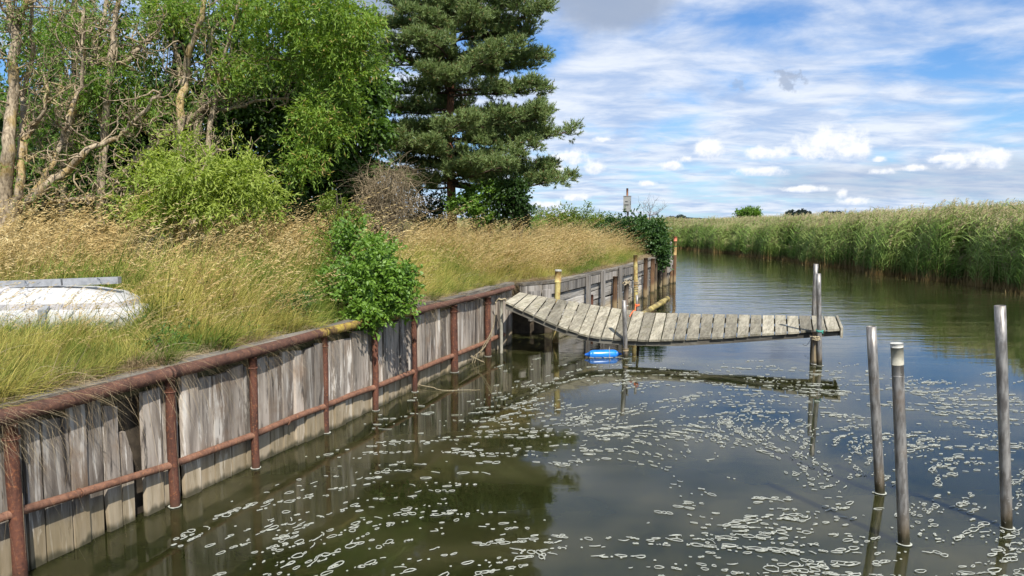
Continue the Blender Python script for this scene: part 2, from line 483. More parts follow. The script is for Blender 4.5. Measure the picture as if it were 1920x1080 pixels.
c = gg.mix(gg.m('MULTIPLY', gg.ss(gg.m('ADD', z, gg.m('MULTIPLY', n1_, .3)), 1.62, 1.40), .6), c, (0.20, 0.21, 0.13))
principled(gg, out, c, 0.55, n1_, 0.1, 0.004)
M['boat_white'] = m
M['boat_grey'] = mat_plain('grey_metal_beam', (0.30, 0.31, 0.33), 0.5, 0.15, 18.0, metal=0.2)
M['boat_inner'] = mat_plain('dirty_white_seam', (0.42, 0.40, 0.40), 0.6, 0.15, 9.0)
M['fender'] = mat_plain('blue_vinyl', (0.015, 0.20, 0.68), 0.28, 0.1, 12.0, spec=0.6, bstr=0.05)
M['fender_end'] = mat_plain('dark_blue_vinyl', (0.01, 0.10, 0.42), 0.35, 0.15, 12.0)
M['orange_rope'] = mat_plain('orange_rope', (0.72, 0.16, 0.06), 0.8, 0.2, 60.0)
M['teal_rope'] = mat_plain('teal_rope', (0.09, 0.36, 0.28), 0.8, 0.2, 60.0)
M['tan_rope'] = mat_plain('old_tan_rope', (0.34, 0.28, 0.18), 0.9, 0.3, 60.0)
M['black_rope'] = mat_plain('dark_cord', (0.03, 0.035, 0.05), 0.8, 0.2, 40.0)
M['sign_box'] = mat_plain('weathered_grey_box', (0.30, 0.30, 0.28), 0.6, 0.12, 8.0)
M['sign_ink'] = mat_plain('faded_black_ink', (0.05, 0.055, 0.06), 0.7, 0.1, 8.0)
M['foam'] = mat_plain('river_foam', (0.39, 0.40, 0.345), 0.9, 0.12, 60.0, bstr=0.4)
M['soil'] = mat_plain('dark_bank_soil', (0.055, 0.042, 0.028), 0.95, 0.4, 6.0, bstr=0.8)
M['ground'] = mat_plain('dry_meadow_soil', (0.12, 0.10, 0.045), 0.95, 0.35, 2.0, bstr=0.6, col2=(0.05, 0.06, 0.02))
M['marsh'] = mat_plain('marsh_ground', (0.10, 0.105, 0.045), 0.95, 0.25, 0.3, bstr=0.3)
M['far'] = mat_plain('distant_wood_green', (0.035, 0.055, 0.045), 0.95, 0.3, 0.05)
M['willow_bark'] = mat_bark('willow_bark', (0.15, 0.115, 0.075), (0.42, 0.34, 0.235), (0.34, 0.225, 0.045), 0.5)
M['willow_twig'] = mat_bark('pale_willow_twig', (0.13, 0.095, 0.06), (0.40, 0.32, 0.21), (0.34, 0.26, 0.08), 0.3)
M['dark_bark'] = mat_bark('dark_bark', (0.04, 0.032, 0.025), (0.10, 0.08, 0.06))
M['pine_bark'] = mat_bark('reddish_pine_bark', (0.09, 0.042, 0.025), (0.30, 0.14, 0.075))
M['pine_twig'] = mat_bark('dark_pine_twig', (0.035, 0.024, 0.018), (0.10, 0.065, 0.045))
M['dead_twig'] = mat_bark('dead_brown_twig', (0.13, 0.10, 0.06), (0.34, 0.27, 0.17))
M['grey_twig'] = mat_bark('grey_dead_twig', (0.20, 0.20, 0.22), (0.34, 0.34, 0.36))
M['leaf_willow'] = mat_leaf('willow_leaf', (0.085, 0.175, 0.02), (0.28, 0.39, 0.065), 0.42, dry=(0.34, 0.26, 0.08))
M['leaf_willow_d'] = mat_leaf('willow_leaf_green', (0.065, 0.15, 0.02), (0.20, 0.32, 0.045), 0.4)
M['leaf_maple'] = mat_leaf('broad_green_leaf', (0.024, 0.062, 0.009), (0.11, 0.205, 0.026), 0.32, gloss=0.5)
M['leaf_shade'] = mat_leaf('shaded_broad_leaf', (0.016, 0.042, 0.008), (0.06, 0.125, 0.02), 0.3, gloss=0.4)  # darker copy of the broad leaf: shade behind the willows put into its colour
M['leaf_bwillow'] = mat_leaf('bright_willow_leaf', (0.17, 0.25, 0.03), (0.42, 0.48, 0.11), 0.42)
M['leaf_dark'] = mat_leaf('dark_shrub_leaf', (0.018, 0.045, 0.012), (0.05, 0.10, 0.02), 0.28)
M['leaf_elder'] = mat_leaf('elder_leaf', (0.055, 0.13, 0.014), (0.19, 0.32, 0.04), 0.34, gloss=0.5)
M['leaf_rose'] = mat_leaf('rose_bush_leaf', (0.025, 0.07, 0.015), (0.07, 0.14, 0.03), 0.3, gloss=0.5)
M['leaf_bright'] = mat_leaf('yellow_green_leaf', (0.09, 0.15, 0.02), (0.20, 0.25, 0.035), 0.38)
M['needle'] = mat_leaf('pine_needle', (0.085, 0.140, 0.042), (0.25, 0.32, 0.115), 0.18, dry=(0.20, 0.12, 0.05), gloss=0.3, pscale=1.6)
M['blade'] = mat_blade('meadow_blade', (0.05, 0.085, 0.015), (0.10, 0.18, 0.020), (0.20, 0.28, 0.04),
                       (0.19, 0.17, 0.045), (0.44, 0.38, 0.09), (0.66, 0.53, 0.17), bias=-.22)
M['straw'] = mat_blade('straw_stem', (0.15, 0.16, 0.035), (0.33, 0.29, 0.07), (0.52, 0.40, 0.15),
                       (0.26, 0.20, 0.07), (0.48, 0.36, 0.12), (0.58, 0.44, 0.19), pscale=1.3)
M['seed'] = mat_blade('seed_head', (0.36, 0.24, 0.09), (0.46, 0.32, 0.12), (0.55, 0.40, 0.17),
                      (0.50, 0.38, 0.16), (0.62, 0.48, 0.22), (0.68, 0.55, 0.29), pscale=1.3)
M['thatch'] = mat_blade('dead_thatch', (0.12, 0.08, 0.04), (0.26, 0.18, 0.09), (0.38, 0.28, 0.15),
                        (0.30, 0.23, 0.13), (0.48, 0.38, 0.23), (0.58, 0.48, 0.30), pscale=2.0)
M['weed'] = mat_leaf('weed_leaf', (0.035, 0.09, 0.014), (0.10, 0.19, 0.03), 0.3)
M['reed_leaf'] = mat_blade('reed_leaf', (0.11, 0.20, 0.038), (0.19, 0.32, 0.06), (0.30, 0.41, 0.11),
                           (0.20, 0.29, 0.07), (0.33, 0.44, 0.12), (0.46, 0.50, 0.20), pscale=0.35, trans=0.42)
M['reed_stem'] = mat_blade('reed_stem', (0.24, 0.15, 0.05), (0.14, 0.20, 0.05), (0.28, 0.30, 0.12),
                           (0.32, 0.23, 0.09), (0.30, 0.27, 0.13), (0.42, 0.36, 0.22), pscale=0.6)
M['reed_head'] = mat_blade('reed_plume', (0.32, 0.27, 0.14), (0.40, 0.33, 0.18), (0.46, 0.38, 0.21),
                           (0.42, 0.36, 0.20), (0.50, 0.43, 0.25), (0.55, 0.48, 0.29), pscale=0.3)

# water
m, gg, out = newmat('river_water')
pos = gg.n('ShaderNodeNewGeometry').outputs['Position']
x, y, z = gg.sep(pos)
far = gg.ss(y, 10.0, 22.0)
nA = gg.noise(gg.mapping(pos, (0.9, 2.6, 1.0), (0, 0, R(-8))), 1.0, 3, 0.5, 0.6)
nB = gg.noise(gg.mapping(pos, (2.6, 6.5, 1.0), (0, 0, R(14))), 1.0, 4, 0.55, 0.4)
nC = gg.noise(gg.mapping(pos, (0.35, 1.5, 1.0), (0, 0, R(4))), 1.0, 3, 0.5, 0.3)
h = gg.m('ADD', gg.m('MULTIPLY', nA, gg.m('ADD', 0.06, gg.m('MULTIPLY', far, 0.5))), gg.m('MULTIPLY', nB, gg.m('ADD', 0.014, gg.m('MULTIPLY', far, 0.24))))
h = gg.m('ADD', h, gg.m('MULTIPLY', nC, gg.m('MULTIPLY', far, 0.9)))
nm = gg.noise(gg.vmul(pos, (0.5, 0.9, 1)), 1.0, 3, 0.5)
c = gg.mix(gg.ss(nm, 0.35, 0.65), (0.014, 0.0165, 0.0045), (0.038, 0.036, 0.014))
p = principled(gg, out, c, 0.03, h, 0.42, 0.045, spec=0.5)
p.inputs['IOR'].default_value = 1.33
p.inputs['Subsurface Weight'].default_value = 1.0
p.inputs['Subsurface Radius'].default_value = (1.0, 1.0, 0.8)
p.inputs['Subsurface Scale'].default_value = 0.35
M['water'] = m

# ------------------------------------------------------------------ setting: water and land
mb = MB(); mb.add([(-3000, -60, 0), (3000, -60, 0), (3000, 4500, 0), (-3000, 4500, 0)], [(0, 1, 2, 3)])
tag(mb.build('water', M['water']), kind='structure', label='calm murky river water reflecting sky, trees and quay')

WALL = [(-4.6, 1.2), (-3.36, 4.80), (-2.02, 8.47), (-0.50, 12.98), (0.05, 14.55)]        # face of the planks of the steel-railed wall
TW = [(0.15, 14.9), (0.95, 15.7), (3.72, 22.0), (5.05, 26.2), (6.0, 28.2)]            # face of the second, timber wall
BANK = [(-6.5, -8), *WALL, *TW, (6.6, 32), (5.8, 40), (1.0, 52), (-30, 60), (-300, 80)]
def seg_lerp(path, s):
    d = 0
    for a, b in zip(path, path[1:]):
        L = math.hypot(b[0] - a[0], b[1] - a[1])
        if s <= d + L or (b is path[-1]):
            t = (s - d) / L
            return Vector((a[0] + (b[0] - a[0]) * t, a[1] + (b[1] - a[1]) * t, 0)), Vector((b[0] - a[0], b[1] - a[1], 0)) / L
        d += L
def plen(path): return sum(math.hypot(b[0] - a[0], b[1] - a[1]) for a, b in zip(path, path[1:]))
BK = np.array(BANK)
def bank_x(y): return np.interp(y, BK[:, 1], BK[:, 0])
def gz(x, y):
    """height of the bank meadow"""
    d = np.maximum(bank_x(y) - x, 0)
    return 1.06 + 0.30 * (1 - np.exp(-d / 3.0)) + 0.05 * np.sin(x * 1.3) * np.cos(y * 0.9)
ys = sorted(set([float(v) for v in np.linspace(-8, 34, 85)] + [float(b[1]) for b in BANK]))
ds = [0.10, 0.35, 0.7, 1.2, 2, 3, 4.5, 6.5, 9, 13, 20, 40, 100, 600, 2600]
V, F = [], []
for yy in ys:
    bx = float(bank_x(yy))
    rc = 1.3 if 14.2 < yy < 15.7 else 0.0
    V.append((bx - 0.10 - rc, yy, -0.4)); V.append((bx - 0.10 - rc, yy, 0.98))
    for d in ds[1:]:
        V.append((bx - d, yy, float(gz(bx - d, yy))))
k = len(ds) + 1
for i in range(len(ys) - 1):
    for j in range(k - 1):
        F.append((i * k + j, (i + 1) * k + j, (i + 1) * k + j + 1, i * k + j + 1))
mb = MB(); mb.add(V, F)
for i, f in enumerate(mb.f): mb.mi[i] = 1 if (i % (k - 1)) == 0 else 0
tag(mb.build('ground', [M['ground'], M['soil']]), kind='structure', label='grassy earth bank held behind the quay walls')

REED = [(30, -2), (21, 12), (18.2, 19), (17.2, 25), (16.5, 31), (16.4, 42), (15.7, 50), (14.0, 64), (6, 76), (-14, 88), (-70, 110)]
V, F = [], []
dirs = [(1, 0)] * 6 + [(1, .05), (1, .3), (.6, 1), (.1, 1), (-.2, 1)]
dd_ = [0, 0.5, 3, 15, 100, 3500]; zz_ = [-0.3, 0.12, 0.25, 0.3, 0.3, 0.3]
for (px_, py_), (ax, ay) in zip(REED, dirs):
    for d, zq in zip(dd_, zz_): V.append((px_ + ax * (d + 0.4), py_ + ay * (d + 0.4), zq))
k = len(dd_)
for i in range(len(REED) - 1):
    for j in range(k - 1): F.append((i * k + j, i * k + j + 1, (i + 1) * k + j + 1, (i + 1) * k + j))
mb = MB(); mb.add(V, F)
tag(mb.build('marsh_ground', M['marsh']), kind='structure', label='flat marsh ground under the reed bed across the river')

# distant land: a low wooded line and three clumps of far trees
V, F = [], []
n = 240
for i in range(n + 1):
    X = -1500 + 4000 * i / n
    hgt = 5.0 + 2.6 * math.sin(i * 0.7) * math.sin(i * 0.23) + random.uniform(-1.2, 1.5)
    V += [(X, 1500, 0), (X, 1500, hgt), (X, 1540, hgt * 0.8), (X, 1560, 0)]
for i in range(n):
    for j in range(3): F.append((i * 4 + j, (i + 1) * 4 + j, (i + 1) * 4 + j + 1, i * 4 + j + 1))
mb = MB(); mb.add(V, F)
tag(mb.build('distant_woods', M['far']), kind='stuff', label='thin dark line of far woods on the horizon', cat='woods')

# ------------------------------------------------------------------ foliage core
def unit(v): return v / np.maximum(np.linalg.norm(v, axis=-1, keepdims=True), 1e-9)
def leaf_quads(P, D, Nn, L, W, fold=0.25):
    """P base, D direction, Nn approx normal; rhombic leaves folded on the midrib, two triangles each"""
    n = len(P)
    D = unit(D); S = unit(np.cross(D, Nn)); Nn = np.cross(S, D)
    L = np.broadcast_to(np.asarray(L).reshape(-1, 1), (n, 1)); W = np.broadcast_to(np.asarray(W).reshape(-1, 1), (n, 1))
    b = P; t = P + D * L
    mdl = P + D * L * 0.45
    l = mdl + S * W * 0.5 + Nn * W * fold; r = mdl - S * W * 0.5 + Nn * W * fold
    V = np.stack([b, l, t, r], 1).reshape(-1, 3)
    i = np.arange(n)[:, None] * 4
    F = np.concatenate([i + np.array([[0, 1, 2]]), i + np.array([[0, 2, 3]])], 0)
    return V, F
def twig_leaves(C, Rr, n, k, tl, L, W, droop=0.3, shell=0.4, updir=0.0, flat=1.0):
    """n twigs in the ellipsoid (C, Rr), k leaves on each"""
    d = unit(rng.normal(size=(n, 3)))
    r = rng.random((n, 1)) ** shell
    p = np.asarray(C) + d * r * np.asarray(Rr)
    td = unit(d * 0.8 + rng.normal(size=(n, 3)) * 0.55 + np.array([0.12, -0.1, updir - droop]))
    tls = tl * rng.uniform(0.6, 1.25, (n, 1))
    s = np.linspace(0.1, 1, k)[None, :, None]
    P = p[:, None, :] + td[:, None, :] * (s * tls[:, None, :]) + np.array([0, 0, -1.0]) * (s ** 2 * tls[:, None, :] * droop * 0.9)
    dirs_ = unit(td[:, None, :] * 0.75 + rng.normal(size=(n, k, 3)) * 0.65 + np.array([0, 0, -droop * 0.9]))
    Nn = unit(rng.normal(size=(n, k, 3)) * 0.75 + np.array([0.15, -0.3, 0.9]) * flat)
    N = n * k
    return leaf_quads(P.reshape(N, 3), dirs_.reshape(N, 3), Nn.reshape(N, 3), L * rng.uniform(0.6, 1.25, N), W * rng.uniform(0.7, 1.25, N))
class Leaves:
    def __init__(s): s.V = []; s.F = []; s.n = 0
    def add(s, VF):
        V, F = VF; s.V.append(V); s.F.append(F + s.n); s.n += len(V)
    def clumps(s, C, Rr, m, n, sub=0.3, **kw):
        """crown lobe made of m separate clumps, n twigs each"""
        C = np.asarray(C, float); Rr = np.asarray(Rr, float)
        for _ in range(m):
            d = unit(rng.normal(size=3)); r = rng.random() ** 0.45
            c = C + d * r * Rr
            q = Rr.mean() * sub * rng.uniform(0.6, 1.35)
            s.add(twig_leaves(c, (q * 1.2, q * 1.2, q * 0.8), n, **kw))
    def build(s, name, mat, parent=None, origin=(0, 0, 0)):
        return np_mesh(name, np.concatenate(s.V), np.concatenate(s.F), mat, parent, origin)

def wiggle(start, d, length, r0, steps=9, turn=0.5, up=0.1, curl=0.0):
    """contorted branch: list of points and radii"""
    p = Vector(start); d = Vector(d).normalized()
    pts, rad = [p.copy()], [r0]
    st = length / steps
    for i in range(steps):
        d = (d + Vector((random.gauss(0, turn), random.gauss(0, turn), random.gauss(0, turn) + up))).normalized()
        p = p + d * st
        pts.append(p.copy()); rad.append(r0 * (1 - 0.8 * (i + 1) / steps))
    return pts, rad
def smooth_path(pts, rad, sub=3, jit=0.0):
    P = [Vector(p) for p in pts]; out_p, out_r = [], []
    n = len(P)
    for i in range(n - 1):
        p0, p1, p2, p3 = P[max(i - 1, 0)], P[i], P[i + 1], P[min(i + 2, n - 1)]
        for j in range(sub):
            t = j / sub
            q = 0.5 * ((2 * p1) + (-p0 + p2) * t + (2 * p0 - 5 * p1 + 4 * p2 - p3) * t * t + (-p0 + 3 * p1 - 3 * p2 + p3) * t ** 3)
            if jit and (i or j): q += Vector((random.gauss(0, jit), random.gauss(0, jit), random.gauss(0, jit)))
            out_p.append(q); out_r.append(rad[i] + (rad[i + 1] - rad[i]) * t)
    out_p.append(P[-1]); out_r.append(rad[-1])
    return out_p, out_r
def limb(mb, px_pts, Y, jit=0.015, sides=7, yj=0.25):
    """limb drawn through points seen at depth Y, radii in photo pixels"""
    pts, rad = [], []
    yy = Y
    for (a, b, r) in px_pts:
        pts.append(at(a, b, yy)); rad.append(r * .82 * yy / FP)
        yy += random.uniform(-yj, yj)
    P, Q = smooth_path(pts, rad, 4, jit)
    mb.tube(P, Q, sides, mi=0)
    return P, Q
def twiggy(mb, P, Q, n, L=(0.4, 1.3), turn=0.55, up=0.12, sub=2, r=(0.010, 0.022), frm=0.15):
    tips = []
    for _ in range(n):
        i = random.randint(int(len(P) * frm), len(P) - 1)
        d = Vector((random.gauss(0, 1), random.gauss(0, 1), random.gauss(0.3, 0.7)))
        l = random.uniform(*L)
        a, b = wiggle(P[i], d, l, random.uniform(*r), 9, turn, up)
        mb.tube(a, b, 4, cap=False, mi=1)
        tips.append(a[-1])
        for _ in range(sub):
            j = random.randint(2, len(a) - 2)
            e, f = wiggle(a[j], (a[j + 1] - a[j]) + Vector((random.gauss(0, .1), random.gauss(0, .1), random.gauss(0, .1))), l * random.uniform(.3, .7), b[j] * 0.8, 7, turn, up)
            mb.tube(e, f, 3, cap=False, mi=1)
            tips.append(e[-1])
    return tips

# ------------------------------------------------------------------ willows at the left
WK = dict(k=9, tl=0.30, L=0.10, W=0.026, droop=0.28)
def px_blob(px, py, Y, rx, ry, dy=None):
    c = at(px, py, Y)
    return (c.x, c.y, c.z), (rx * Y / FP, (dy if dy else max(rx, ry) * Y / FP * 0.8), ry * Y / FP)

def willow(label, Y, limbs, base_px, twn, lobes, leafmat, L=(0.4, 1.3), tipleaf=3, back=0.0):
    b = at(base_px[0], base_px[1], Y); b.z = float(gz(b.x, b.y)) - 0.05
    t = thing('willow_tree', label, 'tree', b, 'willow trees on the left bank')
    mb = MB(); tips = []
    for j, l in enumerate(limbs):
        P, Q = limb(mb, l, Y)
        if len(l) > 2: tips += twiggy(mb, P, Q, twn, L)
    # root flare joining the first limb to the soil
    P0 = at(limbs[0][0][0], limbs[0][0][1], Y)
    mb.tube([(P0.x, P0.y, b.z - 0.3), (P0.x, P0.y, b.z + .1), P0], [limbs[0][0][2] * Y / FP * f_ for f_ in (1.15, .92, .82)], 8)
    mb.build('trunk', [M['willow_bark'], M['willow_twig']], t)
    lv = Leaves()
    for (px, py, yy, rx, ry, mm, nn) in lobes:
        C, Rr = px_blob(px, py, yy + back, rx, ry)
        lv.clumps(C, Rr, int(mm * 1.25), nn, 0.25, **WK)
    for tp in tips:
        if random.random() < 0.35: lv.add(twig_leaves(tp, (0.14, 0.14, 0.12), tipleaf, k=9, tl=0.22, L=0.07, W=0.015, droop=0.4))
    lv.build('crown', leafmat, t)
    return t

willow('leaning willow with ochre lichened trunk, nearest the left edge', 12.6, [
    [(8, 440, 19), (12, 360, 16), (16, 280, 14), (22, 200, 12), (25, 130, 11), (27, 62, 9), (14, 10, 6), (4, -70, 4)],
    [(27, 64, 8), (40, 36, 7), (48, 0, 6), (62, -70, 4)],
    [(28, 410, 11), (36, 350, 9), (42, 280, 8), (46, 220, 7), (44, 180, 6), (62, 110, 5), (58, 30, 4), (70, -60, 3)],
    [(10, 420, 12), (40, 392, 9), (62, 372, 9), (95, 340, 9), (130, 318, 8), (150, 292, 8), (178, 277, 6), (215, 262, 5), (245, 238, 5), (280, 195, 4), (300, 170, 3)],
    [(62, 372, 8), (88, 322, 6), (104, 300, 6), (118, 262, 5), (128, 225, 5), (150, 160, 4), (160, 90, 3)],
    [(80, 384, 4), (135, 373, 5), (190, 370, 5), (235, 366, 4), (262, 352, 3)],
    [(36, 350, 5), (56, 250, 5), (78, 215, 4), (90, 170, 3), (75, 120, 3)],
], (8, 440), 24, [(90, 60, 13.2, 110, 70, 13, 16), (60, 180, 13.2, 90, 70, 10, 14), (200, 150, 13, 60, 50, 8, 16), (110, 270, 13, 70, 50, 6, 14), (20, 330, 12.9, 50, 50, 4, 12)], M['leaf_willow_d'], back=1.1)
willow('upright willow with bare twisting twigs between the left-edge willow and the thick forked one', 14.2, [
    [(188, 420, 10), (190, 345, 9), (196, 270, 9), (200, 200, 8), (208, 130, 8), (212, 60, 6), (222, 0, 5), (228, -70, 4)],
    [(196, 262, 6), (180, 190, 6), (172, 140, 6), (178, 90, 5), (196, 30, 4), (206, -50, 3)],
    [(120, 420, 8), (118, 340, 7), (124, 270, 6), (110, 200, 6), (112, 130, 5), (95, 60, 4), (100, -40, 3)],
    [(124, 265, 5), (140, 205, 5), (158, 150, 4), (150, 90, 4), (160, 10, 3)],
    [(208, 135, 5), (240, 110, 4), (262, 90, 4), (285, 70, 3)],
    [(118, 340, 5), (80, 300, 4), (70, 250, 4), (85, 200, 3)],
], (188, 420), 32, [(210, 180, 13.8, 70, 42, 14, 20), (140, 60, 14.4, 90, 60, 12, 14), (250, 200, 13.8, 45, 40, 7, 14), (320, 30, 14, 70, 45, 16, 18), (170, 260, 13.8, 60, 40, 5, 12), (255, 100, 14, 40, 40, 6, 14)], M['leaf_willow'], L=(0.4, 1.5), back=.9)
willow('thick forked willow with yellow lichen and a long bare diagonal limb, wide light green crown', 14.8, [
    [(338, 420, 10), (338, 320, 9), (336, 250, 9), (340, 190, 9), (345, 152, 9), (358, 90, 7), (378, 30, 6), (388, -60, 5)],
    [(340, 160, 7), (334, 120, 6), (326, 70, 4), (320, 10, 3)],
    [(362, 420, 9), (368, 320, 9), (370, 250, 9), (378, 200, 8), (386, 152, 7), (392, 110, 5), (400, 60, 4), (440, 10, 3)],
    [(395, 420, 7), (392, 300, 6), (396, 220, 6), (410, 160, 5), (424, 90, 4), (446, 10, 4), (450, -60, 3)],
    [(216, 336, 7), (250, 306, 8), (290, 270, 9), (322, 243, 8), (350, 228, 8), (378, 204, 7), (400, 188, 6), (420, 160, 5), (428, 130, 4), (436, 80, 3)],
    [(386, 150, 5), (440, 120, 4), (500, 112, 4), (560, 108, 3), (600, 90, 2)],
    [(378, 200, 4), (430, 205, 4), (480, 190, 3), (540, 185, 3)],
    [(300, 268, 4), (270, 225, 4), (240, 235, 3)],
], (338, 420), 22, [(600, 40, 14.2, 110, 60, 26, 24), (660, 110, 14.2, 55, 70, 16, 24), (540, 110, 14.5, 80, 50, 13, 20), (640, 190, 14.4, 60, 50, 11, 20),
                    (440, 130, 14.5, 50, 40, 7, 14), (480, 20, 14.5, 90, 50, 16, 20), (590, 240, 14.2, 50, 50, 12, 20), (560, 290, 14, 40, 35, 8, 18), (690, 60, 14.2, 20, 40, 5, 16), (560, 0, 14.2, 120, 50, 16, 22)], M['leaf_willow'])
t = willow('low spreading willow with bright yellow-green leaves over the tall grass', 12.4, [
    [(330, 430, 8), (345, 390, 7), (360, 350, 6), (385, 310, 5), (410, 280, 3)],
    [(345, 400, 5), (300, 370, 5), (270, 340, 4), (262, 300, 3)],
    [(350, 380, 5), (400, 350, 5), (440, 340, 4), (480, 345, 3)],
], (330, 430), 14, [(330, 345, 12.2, 80, 52, 18, 20), (425, 335, 12.2, 80, 42, 17, 20), (280, 385, 12.0, 45, 30, 8, 16), (475, 365, 12.2, 50, 30, 8, 16), (345, 280, 12.4, 36, 34, 6, 14), (300, 300, 12.3, 50, 26, 5, 14), (400, 390, 12, 60, 22, 7, 14), (450, 310, 12.3, 30, 20, 3, 12)], M['leaf_bwillow'])

# ------------------------------------------------------------------ broad-leaved trees behind
def broad_tree(name, label, Y, base, top, lobes, mat, k=8, tl=0.32, L=0.12, W=0.085, droop=0.35, group=None, r=9, bark='dark_bark', nl=26):
    b = at(base[0], base[1], Y); b.z = float(gz(b.x, b.y)) - 0.05
    t = thing(name, label, 'tree' if 'tree' in name else 'shrub', b, group)
    mb = MB()
    tp = at(top[0], top[1], Y)
    P, Q = smooth_path([b, b.lerp(tp, .3) + Vector((.1, 0, 0)), b.lerp(tp, .65) + Vector((-.12, .1, 0)), tp], [r * Y / FP * 1.3, r * Y / FP, r * Y / FP * .7, r * Y / FP * .3], 4, 0.01)
    mb.tube(P, Q, 8)
    lv = Leaves()
    for (px, py, yy, rx, ry, mm, nn) in lobes:
        C, Rr = px_blob(px, py, yy, rx, ry)
        for _ in range(3):
            i = random.randint(int(len(P) * .3), len(P) - 1)
            q = Vector(C) + Vector([random.uniform(-.5, .5) * a for a in Rr])
            m_ = P[i].lerp(q, .5) + Vector((random.gauss(0, .15), random.gauss(0, .15), random.gauss(.1, .1)))
            PP, QQ = smooth_path([P[i], m_, q], [Q[i] * .6, Q[i] * .4, .008], 4, .02)
            mb.tube(PP, QQ, 5, cap=False)
        lv.clumps(C, Rr, mm, nn, 0.34, k=k, tl=tl, L=L, W=W, droop=droop)
    mb.build('trunk', M[bark], t)
    lv.build('crown', mat, t)
    return t
BG = 'broad-leaved trees behind the willows'
broad_tree('broadleaf_tree', 'dense dark green tree filling the space between the willows and the pine', 17.5, (560, 420), (560, -60), [
    (560, 150, 17, 150, 120, 22, 30), (600, 330, 16.8, 130, 70, 16, 30), (520, 180, 17, 90, 60, 20, 30), (620, 240, 16.6, 80, 60, 20, 32), (660, 320, 16.4, 60, 50, 14, 30), (540, 300, 17, 80, 55, 16, 30), (600, 130, 17, 80, 60, 16, 30),
    (480, 380, 17, 90, 40, 14, 28), (600, 390, 16.8, 90, 35, 16, 28), (690, 230, 16.4, 34, 45, 9, 28), (700, 160, 16.6, 20, 40, 4, 20), (480, 60, 17.5, 90, 60, 12, 30), (640, 60, 17.5, 60, 60, 9, 28), (640, 180, 16.5, 70, 40, 12, 28)], M['leaf_maple'], group=BG)
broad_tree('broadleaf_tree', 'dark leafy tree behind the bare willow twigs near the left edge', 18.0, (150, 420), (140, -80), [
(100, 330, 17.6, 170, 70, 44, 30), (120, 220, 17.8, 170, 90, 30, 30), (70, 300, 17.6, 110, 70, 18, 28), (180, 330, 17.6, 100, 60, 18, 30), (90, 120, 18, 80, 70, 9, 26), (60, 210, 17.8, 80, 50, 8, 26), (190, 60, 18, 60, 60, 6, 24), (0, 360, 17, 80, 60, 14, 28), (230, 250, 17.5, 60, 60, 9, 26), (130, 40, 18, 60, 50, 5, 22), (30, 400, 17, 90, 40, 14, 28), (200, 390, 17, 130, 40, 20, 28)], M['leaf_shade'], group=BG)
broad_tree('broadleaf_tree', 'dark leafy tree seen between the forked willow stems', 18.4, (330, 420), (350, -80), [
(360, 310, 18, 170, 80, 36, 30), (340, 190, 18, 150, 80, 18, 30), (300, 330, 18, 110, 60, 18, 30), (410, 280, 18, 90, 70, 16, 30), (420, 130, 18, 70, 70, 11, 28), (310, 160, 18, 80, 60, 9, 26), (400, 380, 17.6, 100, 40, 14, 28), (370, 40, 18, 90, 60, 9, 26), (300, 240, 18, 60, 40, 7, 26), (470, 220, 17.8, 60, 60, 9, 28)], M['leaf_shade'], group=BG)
# dark undergrowth behind the grass
for (lab, px, py, rx, ry, Y) in [
        ('low dark shrub at the foot of the left-edge willow', 60, 385, 95, 42, 14.6),
        ('low dark shrub under the long horizontal willow branch', 230, 392, 95, 36, 15.2),
        ('low dark shrub behind the spreading yellow-green willow', 430, 402, 110, 30, 15.6),
        ('low dark shrub left of the dead brown bush', 590, 398, 85, 36, 16.0)]:
    b = at(px, 425, Y); b.z = float(gz(b.x, b.y))
    t = thing('undergrowth_shrub', lab, 'shrub', b, 'dark shrubs along the back of the meadow')
    lv = Leaves(); C, Rr = px_blob(px, py, Y, rx, ry, 0.8)
    lv.clumps(C, Rr, 24, 26, 0.4, k=8, tl=0.25, L=0.07, W=0.045, droop=0.2)
    lv.build('crown', M['leaf_dark'], t)
    mb = MB()
    for _ in range(7):
        a, q = wiggle(b + Vector((random.uniform(-.6, .6), 0, 0)), (random.uniform(-.5, .5), 0, 1), .9, .02, 6, .2, .1); mb.tube(a, q, 5)
    mb.build('stem', M['dark_bark'], t)

# ------------------------------------------------------------------ pine
PX, PY = -1.62, 20.0
pb = Vector((PX, PY, float(gz(PX, PY)) - 0.05))
pine = thing('pine_tree', 'tall pine with reddish trunk and layered blue-green needle boughs', 'tree', pb)
mb = MB(); PV = []; PD = []; PS = []
tr = [pb + Vector((0, 0, 0)), pb + Vector((0.02, 0, 1.6)), pb + Vector((-0.05, 0, 3.4)), pb + Vector((0.08, .1, 5.6)), pb + Vector((0.0, 0, 7.6)), pb + Vector((-.1, 0, 9.8))]
TP, TQ = smooth_path(tr, [.16, .125, .105, .085, .06, .02], 6, 0.008)
mb.tube(TP, TQ, 10)
def trunk_at(z):
    for a, b in zip(TP, TP[1:]):
        if a.z <= z <= b.z: return a.lerp(b, (z - a.z) / (b.z - a.z))
    return TP[-1]
envR = ([2.6, 3.2, 3.9, 4.6, 5.3, 6.2, 7.3, 8.2, 9.4, 10.9], [2.3, 3.15, 2.5, 3.25, 2.5, 2.55, 2.5, 1.8, 1.2, .2])
envL = ([2.6, 3.2, 4.5, 5.3, 6.2, 7.3, 8.2, 9.4, 10.9], [1.9, 2.2, 2.3, 2.1, 2.35, 2.3, 2.0, 1.2, .2])
